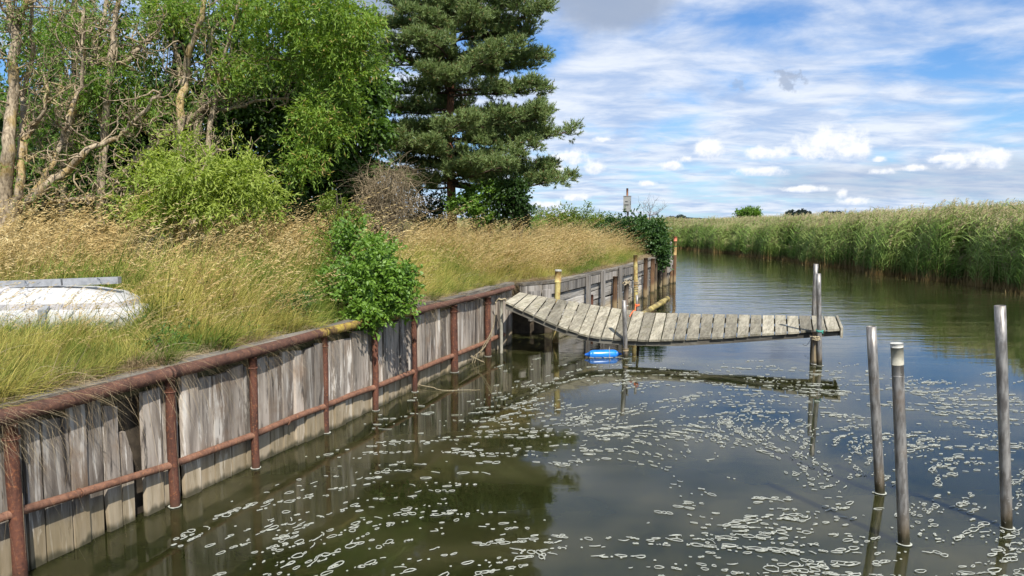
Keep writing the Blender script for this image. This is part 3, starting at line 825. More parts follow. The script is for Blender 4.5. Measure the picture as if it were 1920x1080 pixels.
def bough(z, a, L):
    base = trunk_at(z)
    d = Vector((math.cos(a), math.sin(a), 0))
    n = 9; pts = []
    droop = random.uniform(-.08, .16) if z < 6 else random.uniform(-.45, -.1)
    for i in range(n + 1):
        t = i / n
        side = Vector((-d.y, d.x, 0)) * math.sin(t * 3 + z) * .09 * L
        pts.append(base + d * (L * t) + side + Vector((0, 0, L * (-droop * t + (droop * .55 + .09) * t * t * t + .02 * math.sin(5 * t + z)))))
    rad = [.042 * (1 - .82 * i / n) * (L / 3 + .3) for i in range(n + 1)]
    mb.tube(pts, rad, 5, cap=False, mi=1)
    m_ = int(L * 6.6)
    for j in range(m_):
        t = .12 + .88 * (j + random.random()) / m_
        i = min(int(t * n), n - 1); p = pts[i].lerp(pts[i + 1], t * n - i)
        sl = random.uniform(.25, .8) * (1.12 - t * .55) * min(L / 2.4, 1.2)
        sa = a + random.choice((-1, 1)) * random.uniform(.4, 1.3)
        sd_ = Vector((math.cos(sa), math.sin(sa), random.uniform(-.12, .65))).normalized()
        q = p + sd_ * sl
        mb.tube([p, p.lerp(q, .5) - Vector((0, 0, .03)), q], [.008, .006, .003], 3, cap=False, mi=1)
        # rounded puff of shoots at the end of the side branch, thinner foliage along it
        rp = random.uniform(.16, .33) * min(1, .45 + L / 4)
        for _ in range(random.randint(14, 26)):
            u = Vector((random.gauss(0, 1), random.gauss(0, 1), random.gauss(.15, .8))).normalized()
            PV.append(q + Vector((u.x, u.y, u.z * .62)) * (rp * random.uniform(.1, .85)) - sd_ * rp * .4)
            PD.append((u * .8 + sd_ * .35 + Vector((0, 0, .55))).normalized()); PS.append(random.uniform(.10, .20))
        for s_ in range(3):
            c0 = p.lerp(q, random.uniform(.15, .8))
            PV.append(c0); PD.append((sd_ * .5 + Vector((random.gauss(0, .6), random.gauss(0, .6), random.uniform(0, 1)))).normalized()); PS.append(random.uniform(.10, .2))
    for _ in range(14):
        u = Vector((random.gauss(0, 1), random.gauss(0, 1), random.gauss(.2, .8))).normalized()
        PV.append(pts[-1] + u * random.uniform(0, .14)); PD.append((u * .7 + d * .5 + Vector((0, 0, .5))).normalized()); PS.append(.16)
tier = [3.35 + 7.4 * (k_ / 17) ** .95 + random.uniform(-.14, .14) for k_ in range(18)]
for i in range(108):
    z = min(tier[i % 18] + random.gauss(0, .13), 10.7); z = max(z, 3.2)
    a = i * 2.39996 + random.uniform(-.4, .4)
    c_ = math.cos(a)
    eR = np.interp(z, *envR); eL = np.interp(z, *envL)
    L = (eR if c_ > 0 else eL) * abs(c_) + 2.1 * (1 - abs(c_)) * min(1, (11 - z) / 4.5)
    L *= random.choice((.55, .8, .9, 1.0, 1.0)) * random.uniform(.9, 1.05)
    bough(z, a, max(L, .25))
# the long boughs that stand out against the sky
for (px, py, a) in [(1064, 262, -.15), (1062, 350, -.1), (1017, 62, -.25), (1003, 128, .1), (1012, 182, -.3), (1030, 225, .2), (1000, 300, -.35), (1040, 330, .25), (985, 110, -.1),
                    (700, 75, 3.2), (695, 120, 3.05), (716, 205, 3.3), (712, 262, 3.0), (700, 285, 3.35), (745, 310, 3.1), (932, 12, -.2), (940, 60, .2)]:
    tpt = at(px, py, PY)
    L = abs(tpt.x - PX) / max(abs(math.cos(a)), .5)
    zz = tpt.z + 0.02 * L
    bough(zz, a, L)
mb.build('trunk', [M['pine_bark'], M['pine_twig']], pine)
PV = np.array([tuple(v) for v in PV]); PD = np.array([tuple(v) for v in PD]); PS = np.array(PS)[:, None]
kN = 24
print('pine shoots', len(PV))
s = rng.random((len(PV), kN, 1))
P = PV[:, None, :] + PD[:, None, :] * s * PS[:, None, :]
D = unit(PD[:, None, :] * 0.9 + rng.normal(size=(len(PV), kN, 3)) * 0.6 + np.array([0, 0, .12]))
N = len(PV) * kN
P = P.reshape(N, 3); D = D.reshape(N, 3)
S = unit(np.cross(D, rng.normal(size=(N, 3)))) * 0.0085
Vn = np.stack([P - S, P + S, P + D * rng.uniform(.06, .12, (N, 1))], 1).reshape(-1, 3)
np_mesh('crown', Vn, np.arange(N * 3).reshape(N, 3), M['needle'], pine)

# ------------------------------------------------------------------ shrubs round the pine and along the bank
def shrub(name, label, px, py, Y, lobes, mat, k=8, tl=0.22, L=0.06, W=0.035, droop=0.1, group=None, cat='shrub', stems=8, sub=0.36):
    b = at(px, py, Y); b.z = float(gz(b.x, b.y)) - 0.03
    t = thing(name, label, cat, b, group)
    lv = Leaves(); mb = MB()
    for (x_, y_, yy, rx, ry, mm, nn) in lobes:
        C, Rr = px_blob(x_, y_, yy, rx, ry)
        lv.clumps(C, Rr, mm, nn, sub, k=k, tl=tl, L=L, W=W, droop=droop)
        for _ in range(stems):
            q = Vector(C) + Vector([random.uniform(-.7, .7) * a for a in Rr])
            s0 = b + Vector((random.gauss(0, .08), random.gauss(0, .08), 0))
            PP, QQ = smooth_path([s0, s0.lerp(q, .5) + Vector((0, 0, .1)), q], [.016, .011, .004], 4, .01)
            mb.tube(PP, QQ, 4, cap=False)
    mb.build('stem', M['dark_bark'], t)
    lv.build('crown', mat, t)
    return t
shrub('green_shrub', 'bright green shrub behind the pine trunk', 905, 420, 19.2, [(900, 385, 19.2, 50, 34, 18, 24), (930, 362, 19.2, 36, 26, 11, 22), (875, 372, 19.3, 26, 28, 6, 18)], M['leaf_elder'], L=.08, W=.05)
shrub('ivy_shrub', 'rounded dark glossy shrub right of the pine trunk, against the sky', 968, 425, 19.0, [(963, 372, 19, 26, 32, 14, 28), (976, 396, 19, 20, 24, 8, 26)], M['leaf_dark'], L=.08, W=.06)
shrub('green_shrub', 'leafy green shrub between the dead bush and the pine trunk', 800, 420, 21.5, [(800, 395, 21.5, 60, 36, 16, 24), (770, 360, 21.5, 40, 30, 7, 22)], M['leaf_dark'], L=.08, W=.05)
shrub('hedge_shrub', 'yellow-green low shrub right of the pine, at the end of the straw grass', 1070, 425, 27.0, [(1060, 412, 27, 55, 20, 16, 24), (1085, 398, 27, 22, 12, 4, 18), (1020, 402, 27, 26, 16, 6, 18)], M['leaf_bright'], L=.07, W=.04)
shrub('hedge_shrub', 'olive green low shrub between the yellow-green shrub and the rose bush', 1120, 425, 28.0, [(1120, 415, 28, 40, 16, 12, 22)], M['leaf_bright'], L=.07, W=.04)
shrub('hedge_shrub', 'pale green weedy shrub directly right of the dark round shrub', 1010, 428, 24.0, [(1005, 420, 24, 34, 18, 8, 22)], M['leaf_elder'], L=.07, W=.03)
shrub('rose_bush', 'large dark green rose bush overhanging the far end of the timber wall', 1190, 455, 27.0,
      [(1180, 435, 26.5, 55, 28, 26, 30), (1222, 450, 26.0, 34, 34, 22, 30), (1235, 478, 25.6, 18, 22, 9, 28), (1145, 428, 27, 30, 18, 10, 26), (1210, 428, 26.5, 30, 18, 10, 26)], M['leaf_rose'], L=.09, W=.07)
shrub('elder_bush', 'round leafy green bush spilling over the rusty rail of the near wall', 680, 600, 9.9,
      [(704, 532, 9.35, 66, 66, 32, 22), (690, 590, 9.1, 38, 32, 12, 20), (740, 530, 9.3, 30, 45, 10, 18), (650, 520, 9.8, 34, 50, 12, 18), (660, 460, 10.2, 44, 40, 14, 18), (700, 470, 10.0, 40, 30, 9, 16)],
      M['leaf_elder'], k=7, tl=.16, L=.068, W=.036, droop=.12, sub=.42)
shrub('elder_sapling', 'taller thin green sapling rising behind the round bush at the rail', 640, 560, 11.2,
      [(655, 400, 11.2, 36, 30, 6, 12), (640, 440, 11.2, 50, 26, 7, 12), (615, 465, 11, 30, 30, 5, 10), (625, 375, 11.3, 24, 18, 4, 10)], M['leaf_bright'], k=9, tl=.2, L=.06, W=.022, droop=.15, sub=.4)
shrub('nettle_clump', 'low dark green weeds in the grass left of the round bush', 540, 610, 8.7, [(535, 580, 8.7, 34, 26, 9, 14), (575, 560, 9, 26, 22, 5, 12)], M['weed'], k=7, tl=.14, L=.05, W=.018, cat='plant')
shrub('nettle_clump', 'low green weeds at the coping right of the white boat', 300, 690, 6.7, [(300, 650, 6.7, 40, 28, 8, 12)], M['weed'], k=7, tl=.12, L=.045, W=.015, cat='plant')

# dead brown bush
b = at(720, 420, 15.2); b.z = float(gz(b.x, b.y))
t = thing('dead_bush', 'dead brown bush of fine bare twigs in front of the pine', 'shrub', b)
mb = MB()
for _ in range(75):
    q = at(random.gauss(724, 32), random.uniform(308, 380), 15.2 + random.gauss(0, .4))
    P, Q = smooth_path([b + Vector((random.gauss(0, .08), random.gauss(0, .08), 0)), b.lerp(q, .5) + Vector((random.gauss(0, .1), 0, .15)), q], [.022, .014, .007], 4, .03)
    mb.tube(P, Q, 4, cap=False)
    for _ in range(15):
        i = random.randint(4, len(P) - 1)
        a, c_ = wiggle(P[i], (random.gauss(.2, 1), random.gauss(0, 1), random.gauss(.2, .7)), random.uniform(.3, .85), .0055, 6, .22, -.1)
        mb.tube(a, c_, 3, cap=False)
mb.build('branch', M['dead_twig'], t)
# small bare tree beyond the rose bush
b = at(1222, 430, 34.0); b.z = 1.0
t = thing('bare_tree', 'small leafless grey tree beyond the rose bush', 'tree', b)
mb = MB()
mb.tube([b, at(1218, 400, 34)], [.04, .025], 5)
for (x1, y1) in [(1197, 378), (1205, 382), (1214, 372), (1228, 377), (1246, 385), (1250, 384), (1236, 398), (1194, 395), (1208, 376), (1240, 392), (1224, 384)]:
    P, Q = smooth_path([at(1218, 404, 34), at((1218 + x1) / 2 + random.uniform(-2, 2), (404 + y1) / 2 + 2, 34), at(x1, y1, 34)], [.022, .015, .008], 4, .03)
    mb.tube(P, Q, 3, cap=False)
    for _ in range(6):
        a, c_ = wiggle(P[random.randint(4, len(P) - 1)], (random.gauss(0, 1), 0, random.gauss(.8, .5)), .35, .007, 4, .3, .1); mb.tube(a, c_, 3, cap=False)
mb.build('trunk', M['grey_twig'], t)
# far bush above the reeds and distant tree clumps
t = thing('far_bush', 'small green bush standing above the reeds across the river', 'shrub', (22.5, 72, 0.3))
lv = Leaves()
for (px, py, rx, ry) in [(1402, 398, 20, 8), (1396, 401, 18, 7), (1412, 402, 12, 7)]:
    C, Rr = px_blob(px, py, 72, rx, ry, 1.0); lv.clumps(C, Rr, 14, 24, .4, k=7, tl=.3, L=.16, W=.1, droop=0)
lv.build('crown', M['leaf_elder'], t)
mb = MB()
for _ in range(6):
    mb.tube([(22.5 + random.uniform(-.3, .3), 72, .3), tuple(at(random.uniform(1388, 1415), 400, 72))], [.06, .02], 5)
mb.build('stem', M['dark_bark'], t)
for (lab, blobs) in [('widest far grove on the horizon, right of the far bush', [(1480, 403, 10, 4), (1497, 401, 14, 5), (1509, 402, 9, 4)]),
                     ('smaller far grove on the horizon, right of the widest grove', [(1548, 404, 9, 4), (1562, 403, 12, 5), (1573, 405, 7, 3)]),
                     ('tiny faint grove at the right end of the horizon groves', [(1600, 406, 12, 3)]),
                     ('tiny dark grove on the horizon above the far river bend', [(1277, 411, 9, 4), (1262, 413, 10, 3)])]:
    c0 = at(blobs[0][0], 411, 420); c0.z = 0.3
    t = thing('far_grove', lab, 'trees', c0, 'groves on the horizon')
    lv = Leaves(); mb = MB()
    for (px, py, rx, ry) in blobs:
        C, Rr = px_blob(px, py, 420, rx, ry, 3.0)
        lv.clumps(C, Rr, 14, 34, .45, k=6, tl=1.0, L=.9, W=.7, droop=0)
        mb = MB(); mb.tube([(C[0], C[1], .3), C], [.3, .15], 5); mb.build('trunk', M['dark_bark'], t)
    lv.build('crown', M['far'], t)

# ------------------------------------------------------------------ scattering of grass and reeds (geometry nodes)
def scatter(name, P, rot, scl, idx, variants, **tg):
    colv = bpy.data.collections.new(name + '_kinds')
    for i, v in enumerate(variants):
        v.name = '%s_kind_%02d' % (name, i); colv.objects.link(v)
    me = bpy.data.meshes.new(name)
    me.vertices.add(len(P)); me.vertices.foreach_set('co', np.asarray(P, np.float32).ravel())
    a = me.attributes.new('rot', 'FLOAT_VECTOR', 'POINT'); a.data.foreach_set('vector', np.asarray(rot, np.float32).ravel())
    a = me.attributes.new('scl', 'FLOAT_VECTOR', 'POINT'); a.data.foreach_set('vector', np.asarray(scl, np.float32).ravel())
    a = me.attributes.new('idx', 'INT', 'POINT'); a.data.foreach_set('value', np.asarray(idx, np.int32))
    o = bpy.data.objects.new(name, me); scene.collection.objects.link(o)
    ng = bpy.data.node_groups.new(name + '_scatter', 'GeometryNodeTree')
    ng.interface.new_socket('Geometry', in_out='INPUT', socket_type='NodeSocketGeometry')
    ng.interface.new_socket('Geometry', in_out='OUTPUT', socket_type='NodeSocketGeometry')
    gi = ng.nodes.new('NodeGroupInput'); go = ng.nodes.new('NodeGroupOutput')
    mp = ng.nodes.new('GeometryNodeMeshToPoints'); ci = ng.nodes.new('GeometryNodeCollectionInfo')
    ci.inputs['Collection'].default_value = colv; ci.inputs['Separate Children'].default_value = True; ci.inputs['Reset Children'].default_value = True
    ip = ng.nodes.new('GeometryNodeInstanceOnPoints'); ip.inputs['Pick Instance'].default_value = True
    def na(nm, ty):
        q = ng.nodes.new('GeometryNodeInputNamedAttribute'); q.data_type = ty; q.inputs[0].default_value = nm
        return q.outputs[0]
    er = ng.nodes.new('FunctionNodeEulerToRotation')
    L = ng.links.new
    L(gi.outputs[0], mp.inputs['Mesh']); L(mp.outputs[0], ip.inputs['Points']); L(ci.outputs[0], ip.inputs['Instance'])
    L(na('idx', 'INT'), ip.inputs['Instance Index']); L(na('rot', 'FLOAT_VECTOR'), er.inputs[0]); L(er.outputs[0], ip.inputs['Rotation'])
    L(na('scl', 'FLOAT_VECTOR'), ip.inputs['Scale']); L(ip.outputs[0], go.inputs[0])
    md = o.modifiers.new('scatter', 'NODES'); md.node_group = ng
    return tag(o, kind='stuff', **tg)

def strips(base, d0, length, width, lean, n, seg=4, curl=0.5, t0=0.0, t1=1.0):
    """n bent blades: base (n,3), initial direction (n,3), lean vector (n,3) bends the tip; returns V,F(quads as tris),t"""
    s = np.linspace(0, 1, seg + 1)[None, :, None]
    L = np.asarray(length).reshape(-1, 1, 1)
    P = base[:, None, :] + d0[:, None, :] * s * L + lean[:, None, :] * (s ** 2.2) * L * curl
    side = unit(np.cross(d0, rng.normal(size=(n, 3))))[:, None, :]
    w = np.asarray(width).reshape(-1, 1, 1) * (1 - s ** 1.5 * 0.92) * 0.5
    A, B = P - side * w, P + side * w
    V = np.stack([A, B], 2).reshape(n, -1, 3)
    nv = V.shape[1]
    F = []
    for j in range(seg):
        a = 2 * j
        F += [(a, a + 1, a + 3), (a, a + 3, a + 2)]
    F = np.array(F)[None] + (np.arange(n) * nv)[:, None, None]
    t = np.repeat(t0 + (t1 - t0) * s[0, :, 0], 2)[None].repeat(n, 0)
    return V.reshape(-1, 3), F.reshape(-1, 3), t.ravel(), P
class Multi:
    def __init__(s): s.V = []; s.F = []; s.t = []; s.m = []; s.n = 0
    def add(s, V, F, t, mi):
        s.V.append(V); s.F.append(F + s.n); s.t.append(t); s.m.append(np.full(len(F), mi)); s.n += len(V)
    def obj(s, mats):
        return np_mesh('kind', np.concatenate(s.V), np.concatenate(s.F), mats, attr={'t': np.concatenate(s.t)}, midx=np.concatenate(s.m), link=False)
def rbase(n, r):
    a = rng.random(n) * 6.283; q = np.sqrt(rng.random(n)) * r
    return np.stack([np.cos(a) * q, np.sin(a) * q, np.full(n, -.03)], 1)
UP = np.array([0, 0, 1.0])
def kind_green(n=44, h=.62, r=.16, w=.0095, lean=.5):
    m_ = Multi(); b = rbase(n, r)
    d0 = unit(UP + rng.normal(size=(n, 3)) * .22 + np.array([.10, 0, 0]))
    ln = rng.normal(size=(n, 3)) * .35 + np.array([lean, 0, -.35])
    V, F, t, P = strips(b, d0, h * rng.uniform(.5, 1.2, n), w * rng.uniform(.6, 1.4, n), ln, n, 4, .6)
    m_.add(V, F, t, 0); return m_.obj([M['blade']])
def kind_straw(n=6, h=1.15, r=.18, lean=.6, sp=22, dens=1.0):
    m_ = Multi(); b = rbase(n, r)
    d0 = unit(UP + rng.normal(size=(n, 3)) * .16 + np.array([.14, 0, 0]))
    ln = rng.normal(size=(n, 3)) * .18 + np.array([lean, 0, -.22])
    L = h * rng.uniform(.7, 1.15, n)
    V, F, t, P = strips(b, d0, L, np.full(n, .0058), ln, n, 5, .55)
    m_.add(V, F, t, 0)
    # panicle: spikelets hanging to the lee side from the upper stem
    for j in range(n):
        a, c = P[j, -2], P[j, -1]; dn = unit(c - a)
        ext = np.linspace(-.35, 1.55, sp)[:, None] + rng.normal(size=(sp, 1)) * .03
        q = a + (c - a) * ext + np.array([.10, 0, -.10]) * np.clip(ext, 0, 9) ** 2 * .35
        dd3 = unit(dn * .9 + np.array([.5, 0, -.45]) + rng.normal(size=(sp, 3)) * .38)
        lg = rng.uniform(.03, .085, sp) * (1.25 - np.abs(ext[:, 0] - .5) * .6)
        V, F = leaf_quads(q, dd3, rng.normal(size=(sp, 3)), lg, .0105)
        m_.add(V, F, np.repeat(np.linspace(0, 1, sp), 4), 1)
    # a few basal leaves
    k_ = 10; b = rbase(k_, r)
    V, F, t, P = strips(b, unit(UP + rng.normal(size=(k_, 3)) * .3), h * rng.uniform(.35, .7, k_), np.full(k_, .006), rng.normal(size=(k_, 3)) * .4 + np.array([.4, 0, -.4]), k_, 4, .7)
    m_.add(V, F, t, 0)
    return m_.obj([M['straw'], M['seed']])
def kind_thatch(n=46, h=.42, r=.16, out=1.0):
    m_ = Multi(); b = rbase(n, r)
    d0 = unit(UP * .7 + rng.normal(size=(n, 3)) * .5 + np.array([.35 * out, -.1, 0]))
    ln = rng.normal(size=(n, 3)) * .45 + np.array([.5 * out, -.1, -1.25])
    V, F, t, P = strips(b, d0, h * rng.uniform(.5, 1.5, n), np.full(n, .0048), ln, n, 5, .75)
    m_.add(V, F, t, 0); return m_.obj([M['thatch']])
def kind_arch(n=9, h=1.0, r=.18):
    m_ = Multi(); b = rbase(n, r)
    d0 = unit(UP * .8 + np.array([.55, -.1, 0]) + rng.normal(size=(n, 3)) * .22)
    V, F, t, P = strips(b, d0, h * rng.uniform(.6, 1.3, n), np.full(n, .0075), np.array([.5, -.1, -.8]) + rng.normal(size=(n, 3)) * .2, n, 7, .55, .3, 1.0)
    m_.add(V, F, t, 0); return m_.obj([M['thatch']])
def kind_weed(n=16, h=.5, r=.15):
    m_ = Multi(); b = rbase(n, r)
    d0 = unit(UP + rng.normal(size=(n, 3)) * .25)
    V, F, t, P = strips(b, d0, h * rng.uniform(.5, 1.2, n), np.full(n, .006), rng.normal(size=(n, 3)) * .2, n, 4, .3)
    m_.add(V, F, t, 0)
    for j in range(n):
        k_ = 12; u = rng.random(k_)[:, None]; q = P[j, 0] + (P[j, -1] - P[j, 0]) * u
        V, F = leaf_quads(q, unit(rng.normal(size=(k_, 3)) + np.array([0, 0, .4])), rng.normal(size=(k_, 3)) + UP, rng.uniform(.04, .085, k_), .026)
        m_.add(V, F, np.full(len(V), .5), 1)
    return m_.obj([M['blade'], M['weed']])
grass_kinds = [kind_green(44, .60), kind_green(50, .72, lean=.7), kind_green(40, .5, lean=.2),
               kind_straw(), kind_straw(6, 1.25, lean=.8), kind_straw(5, 1.05, lean=.45), kind_straw(7, .95, lean=.7),
               kind_thatch(), kind_thatch(40, .55), kind_green(46, .42, w=.009, lean=.9), kind_arch(), kind_weed()]
# names sort in order, so idx picks as listed
def in_boat(x, y): return ((x + 4.95) / 1.25) ** 2 + ((y - 7.75) / .42) ** 2 < 1
P, Rt, Sc, Ix = [], [], [], []
def put(x, y, i, s, tilt=0.0, taz=None, hs=1.0, zoff=0.0):
    P.append((x, y, float(gz(x, y)) + zoff)); 
    Rt.append((rng.normal() * .05, tilt + rng.normal() * .05, rng.normal() * 1.15 if taz is None else taz + rng.normal() * .3))
    Sc.append((s, s, s * hs)); Ix.append(i)
def vis(x, y): return y > 2 and abs(x / y) < .80
N_ = 0
for _ in range(60000):
    y = rng.uniform(3.0, 30.0); d = rng.exponential(3.2) + .12 if rng.random() < .8 else rng.uniform(.1, 12)
    if y < 5 and d > 6: continue
    x = float(bank_x(y)) - d
    if not vis(x, y) or in_boat(x, y): continue
    if d > 9.5 and y > 12: continue
    hfar = float(np.interp(y, [3, 7, 12, 15, 20, 30], [.8, .88, .92, .84, .76, .6]))
    edge = float(np.interp(d, [.25, .7, 1.6], [.42, .68, 1.0]))
    if y < 7.5 and x < -3.3 + .1 * (y - 7): edge *= float(np.interp(y, [4, 5.5, 6.3, 7.3], [.80, .64, .50, .40]))        # low growth in front of the boat
    keep = np.interp(y, [3, 10, 30], [.52, .36, .30]) * float(np.interp(math.sin(x * 2.1 + 3 * math.sin(y * .7)) * math.sin(y * 1.7 + x), [-1, 0, 1], [.55, 1, 1.25]))
    if rng.random() > keep: continue
    u = rng.random()
    dryness = np.interp(d, [.2, 1.5, 3.0, 5.0, 7.0], [.03, .06, .15, .32, .40]) if y < 14 else np.interp(d, [.2, 1.5, 3.0], [.16, .30, .42])
    pt = math.sin(x * 1.35 + 1.7 * math.sin(y * .55)) + math.sin(y * 1.15 + 1.3 * math.sin(x * .8 + 2)); dryness = min(dryness * float(np.interp(pt, [-1.6, -.3, .6, 1.7], [.12, .6, 1.2, 1.9])), .75)
    if y < 7.5 and x < -3.3: dryness *= .55
    if d < .30: continue
    if d < .45 and u < .6: i = int(rng.choice([7, 8]))
    elif u < dryness: i = int(rng.choice([3, 4, 5, 6]))
    elif u < .90: i = int(rng.choice([0, 1, 2, 9]))
    elif u < .945: i = 10
    elif u < .975: i = 11 if d > .4 else 7
    else: i = 7
    put(x, y, i, hfar * edge * rng.uniform(.68, 1.28) * ((1.15 if d < 4 else .95) if i in (0, 1, 2, 9) and d > 1 else 1.08 if i in (3, 4, 5, 6) and y < 14 else 1))
    N_ += 1
for _ in range(46):
    x = rng.uniform(-6.2, -3.75); put(x, rng.uniform(6.6, 7.25), int(rng.choice([0, 1, 3, 4, 5, 9])), rng.uniform(.45, .72))
print('grass clumps', N_)
# dry fringe along the coping, hanging outwards in tufts
for _ in range(620):
    y = rng.uniform(3.2, 28.0)
    fr = .5 + .5 * math.sin(y * 2.1) * math.sin(y * .83 + 1)
    if rng.random() > .25 + .75 * fr: continue
    x = float(bank_x(y)) - rng.uniform(.16, .45)
    put(x, y, int(rng.choice([7, 8, 7, 8])), rng.uniform(.35, .72), tilt=rng.uniform(.0, .35), taz=-.3, zoff=.04)
for (yc, nn) in [(4.3, 30), (4.75, 28), (5.2, 16), (5.8, 6), (6.3, 12), (7.1, 8), (8.4, 5), (11.0, 8), (12.6, 8), (13.7, 12)]:
    for _ in range(nn):
        y = yc + rng.normal() * .2; x = float(bank_x(y)) - rng.uniform(.07, .30)
        put(x, y, int(rng.choice([0, 9, 7, 8, 10, 1])), rng.uniform(.38, .74), tilt=rng.uniform(.0, .42), taz=-.3, zoff=.10)
for (yc, nn) in [(4.3, 16), (4.9, 14), (5.45, 7), (7.4, 5), (6.6, 2), (12.8, 5), (10.6, 4)]:
    for _ in range(nn):
        y = yc + rng.normal() * .22; x = float(bank_x(y)) - rng.uniform(.02, .2)
        put(x, y, int(rng.choice([7, 8])), rng.uniform(.35, .6), tilt=rng.uniform(.3, .8), taz=-.3, zoff=.10)
scatter('tall_grass', P, Rt, Sc, Ix, grass_kinds, label='tall straw-coloured meadow grass with green blades on the left bank', cat='grass')

def kind_reed(n=13, h=2.75, r=.34, lean=.12):
    m_ = Multi(); b = rbase(n, r); b[:, 2] = -.1
    L = h * rng.uniform(.84, 1.06, n)
    d0 = unit(UP + rng.normal(size=(n, 3)) * .045)
    ln = np.tile(np.array([lean, .0, -.02]), (n, 1)) + rng.normal(size=(n, 3)) * .04
    V, F, t, Q = strips(b, d0, L, np.full(n, .016), ln, n, 5, 1.0)
    m_.add(V, F, t, 1)
    for j in range(n):
        k_ = 9
        s = np.linspace(.20, .93, k_) + rng.uniform(-.03, .03, k_)
        p = b[j] + d0[j] * (s * L[j])[:, None] + ln[j] * (s ** 2.2)[:, None] * L[j]
        a = rng.random(k_) * 6.283
        hor = np.stack([np.cos(a) + .35, np.sin(a), np.zeros(k_)], 1)
        dl = unit(hor * .62 + UP * .9)
        V, F, t, _q = strips(p, dl, rng.uniform(.32, .62, k_) , np.full(k_, .030), hor * .5 - UP * .55 + np.array([.35, 0, 0]), k_, 3, .65)
        # pointed blade, wide in the middle
        m_.add(V, F, np.clip(t * .5 + np.repeat(s, 8) * .5, 0, 1), 0)
        top = Q[j, -1]; c = 16
        q = top + np.stack([rng.normal(size=c) * .018 + np.linspace(0, .09, c), rng.normal(size=c) * .018, np.linspace(-.24, .03, c)], 1)
        V, F = leaf_quads(q, unit(np.array([.55, 0, .25]) + rng.normal(size=(c, 3)) * .35), rng.normal(size=(c, 3)), rng.uniform(.05, .13, c), .022)
        m_.add(V, F, np.repeat(np.linspace(0, 1, c), 4), 2)
    return m_.obj([M['reed_leaf'], M['reed_stem'], M['reed_head']])
def kind_stub(n=12, h=.34, r=.3):
    m_ = Multi(); b = rbase(n, r); b[:, 2] = -.1
    d0 = unit(UP + rng.normal(size=(n, 3)) * .25)
    V, F, t, Q = strips(b, d0, h * rng.uniform(.5, 1.4, n), np.full(n, .018), rng.normal(size=(n, 3)) * .3 - UP * .2, n, 3, .5, 0, .15)
    m_.add(V, F, t, 0); return m_.obj([M['reed_stem']])
reed_kinds = [kind_reed(), kind_reed(12, 2.6, lean=.16), kind_reed(14, 2.85, lean=.08), kind_reed(11, 2.3, lean=.2), kind_stub(), kind_reed(13, 1.5, lean=.15), kind_reed(15, 1.0, lean=.25)]
P, Rt, Sc, Ix = [], [], [], []
RL = plen(REED)
RP = [(a, b) for a, b in REED]
for _ in range(15000):
    s = rng.uniform(4, RL * .86)
    p, dv = seg_lerp(REED, s)
    nx, ny = dv.y, -dv.x                      # to the land side
    if nx < 0 and ny < 0: nx, ny = -nx, -ny
    d = rng.exponential(2.2) - .1 if rng.random() < .8 else rng.uniform(0, 16)
    if d > 16: continue
    d += .35 * math.sin(s * .8) + .25 * math.sin(s * 2.3)
    x, y = p.x + nx * d, p.y + ny * d
    if y < 8 or x / y > .95: continue
    i = int(rng.choice([0, 1, 2, 3])) if d > .5 else int(rng.choice([3, 5, 6, 6, 1]))
    hs = float(np.interp(y, [15, 25, 31, 42, 64, 90], [1.10, 1.05, .98, .90, .80, .80])) * (1 + .05 * math.sin(x * 1.7 + y) + .05 * math.sin(y * .9 + x * .3))
    P.append((x, y, 0.05)); Rt.append((rng.normal() * .05, rng.normal() * .05, rng.normal() * .5)); Sc.append((1, 1, hs * rng.uniform(.93, 1.06))); Ix.append(i)
for _ in range(800):
    s = rng.uniform(8, RL * .8); p, dv = seg_lerp(REED, s)
    nx, ny = dv.y, -dv.x
    d = rng.uniform(-.55, .7) + .35 * math.sin(s * .8) + .25 * math.sin(s * 2.3)
    P.append((p.x + nx * d, p.y + ny * d, .03)); Rt.append((0, 0, rng.random() * 6)); Sc.append((1, 1, rng.uniform(.7, 1.2))); Ix.append(4)
print('reed clumps', len(P))
scatter('reeds', P, Rt, Sc, Ix, reed_kinds, label='tall green reed bed with pale plumes along the far river bank', cat='reeds')

# ------------------------------------------------------------------ near retaining wall: planks, coping, rusty rails and posts
base = Vector((-2.0, 8.5, 0))
wall = thing('retaining_wall', 'weathered plank retaining wall with rusty iron pipe rails along the near bank', 'wall', base)
POST_PX = [(38, 1090), (328, 950), (480, 878), (612, 812), (705, 770), (778, 735), (852, 698), (915, 668)]
posts = [onz(*q) for q in POST_PX]
posts = [Vector((posts[0].x - (posts[1].x - posts[0].x) * 1.0, posts[0].y - 1.25, 0))] + posts
railz = [1.12, 1.12, 1.13, 1.135, 1.14, 1.14, 1.12, 1.11, 1.09]
lowz = [.50, .47, .36, .33, .31, .30, .29, .27, .26]
prad = [.045, .044, .040, .038, .036, .038, .036, .058, .054]
wn = Vector((.945, -.327, 0))
for i, (p, r) in enumerate(zip(posts, prad)):
    mb = MB()
    n = 9; zt = railz[i] - .05
    pts = [Vector((p.x, p.y, -.5 + (zt + .5) * j / (n - 1))) for j in range(n)]
    pts = [q + Vector((.004 * math.sin(q.z * 5 + i), 0, 0)) for q in pts]
    mb.tube(pts, [r * (1 + .03 * math.sin(j * 2.1 + i)) for j in range(n)], 16, jit=.012)
    # collar where the post meets the rail
    mb.tube([(p.x, p.y, zt - .10), (p.x, p.y, zt - .085)], r * 1.22, 16)
    mb.build('post', M['rust'], wall)
lowp = [Vector((p.x, p.y, z)) - wn * .01 for p, z in zip(posts, lowz)]
end = posts[-1] + (posts[-1] - posts[-2]) * .55
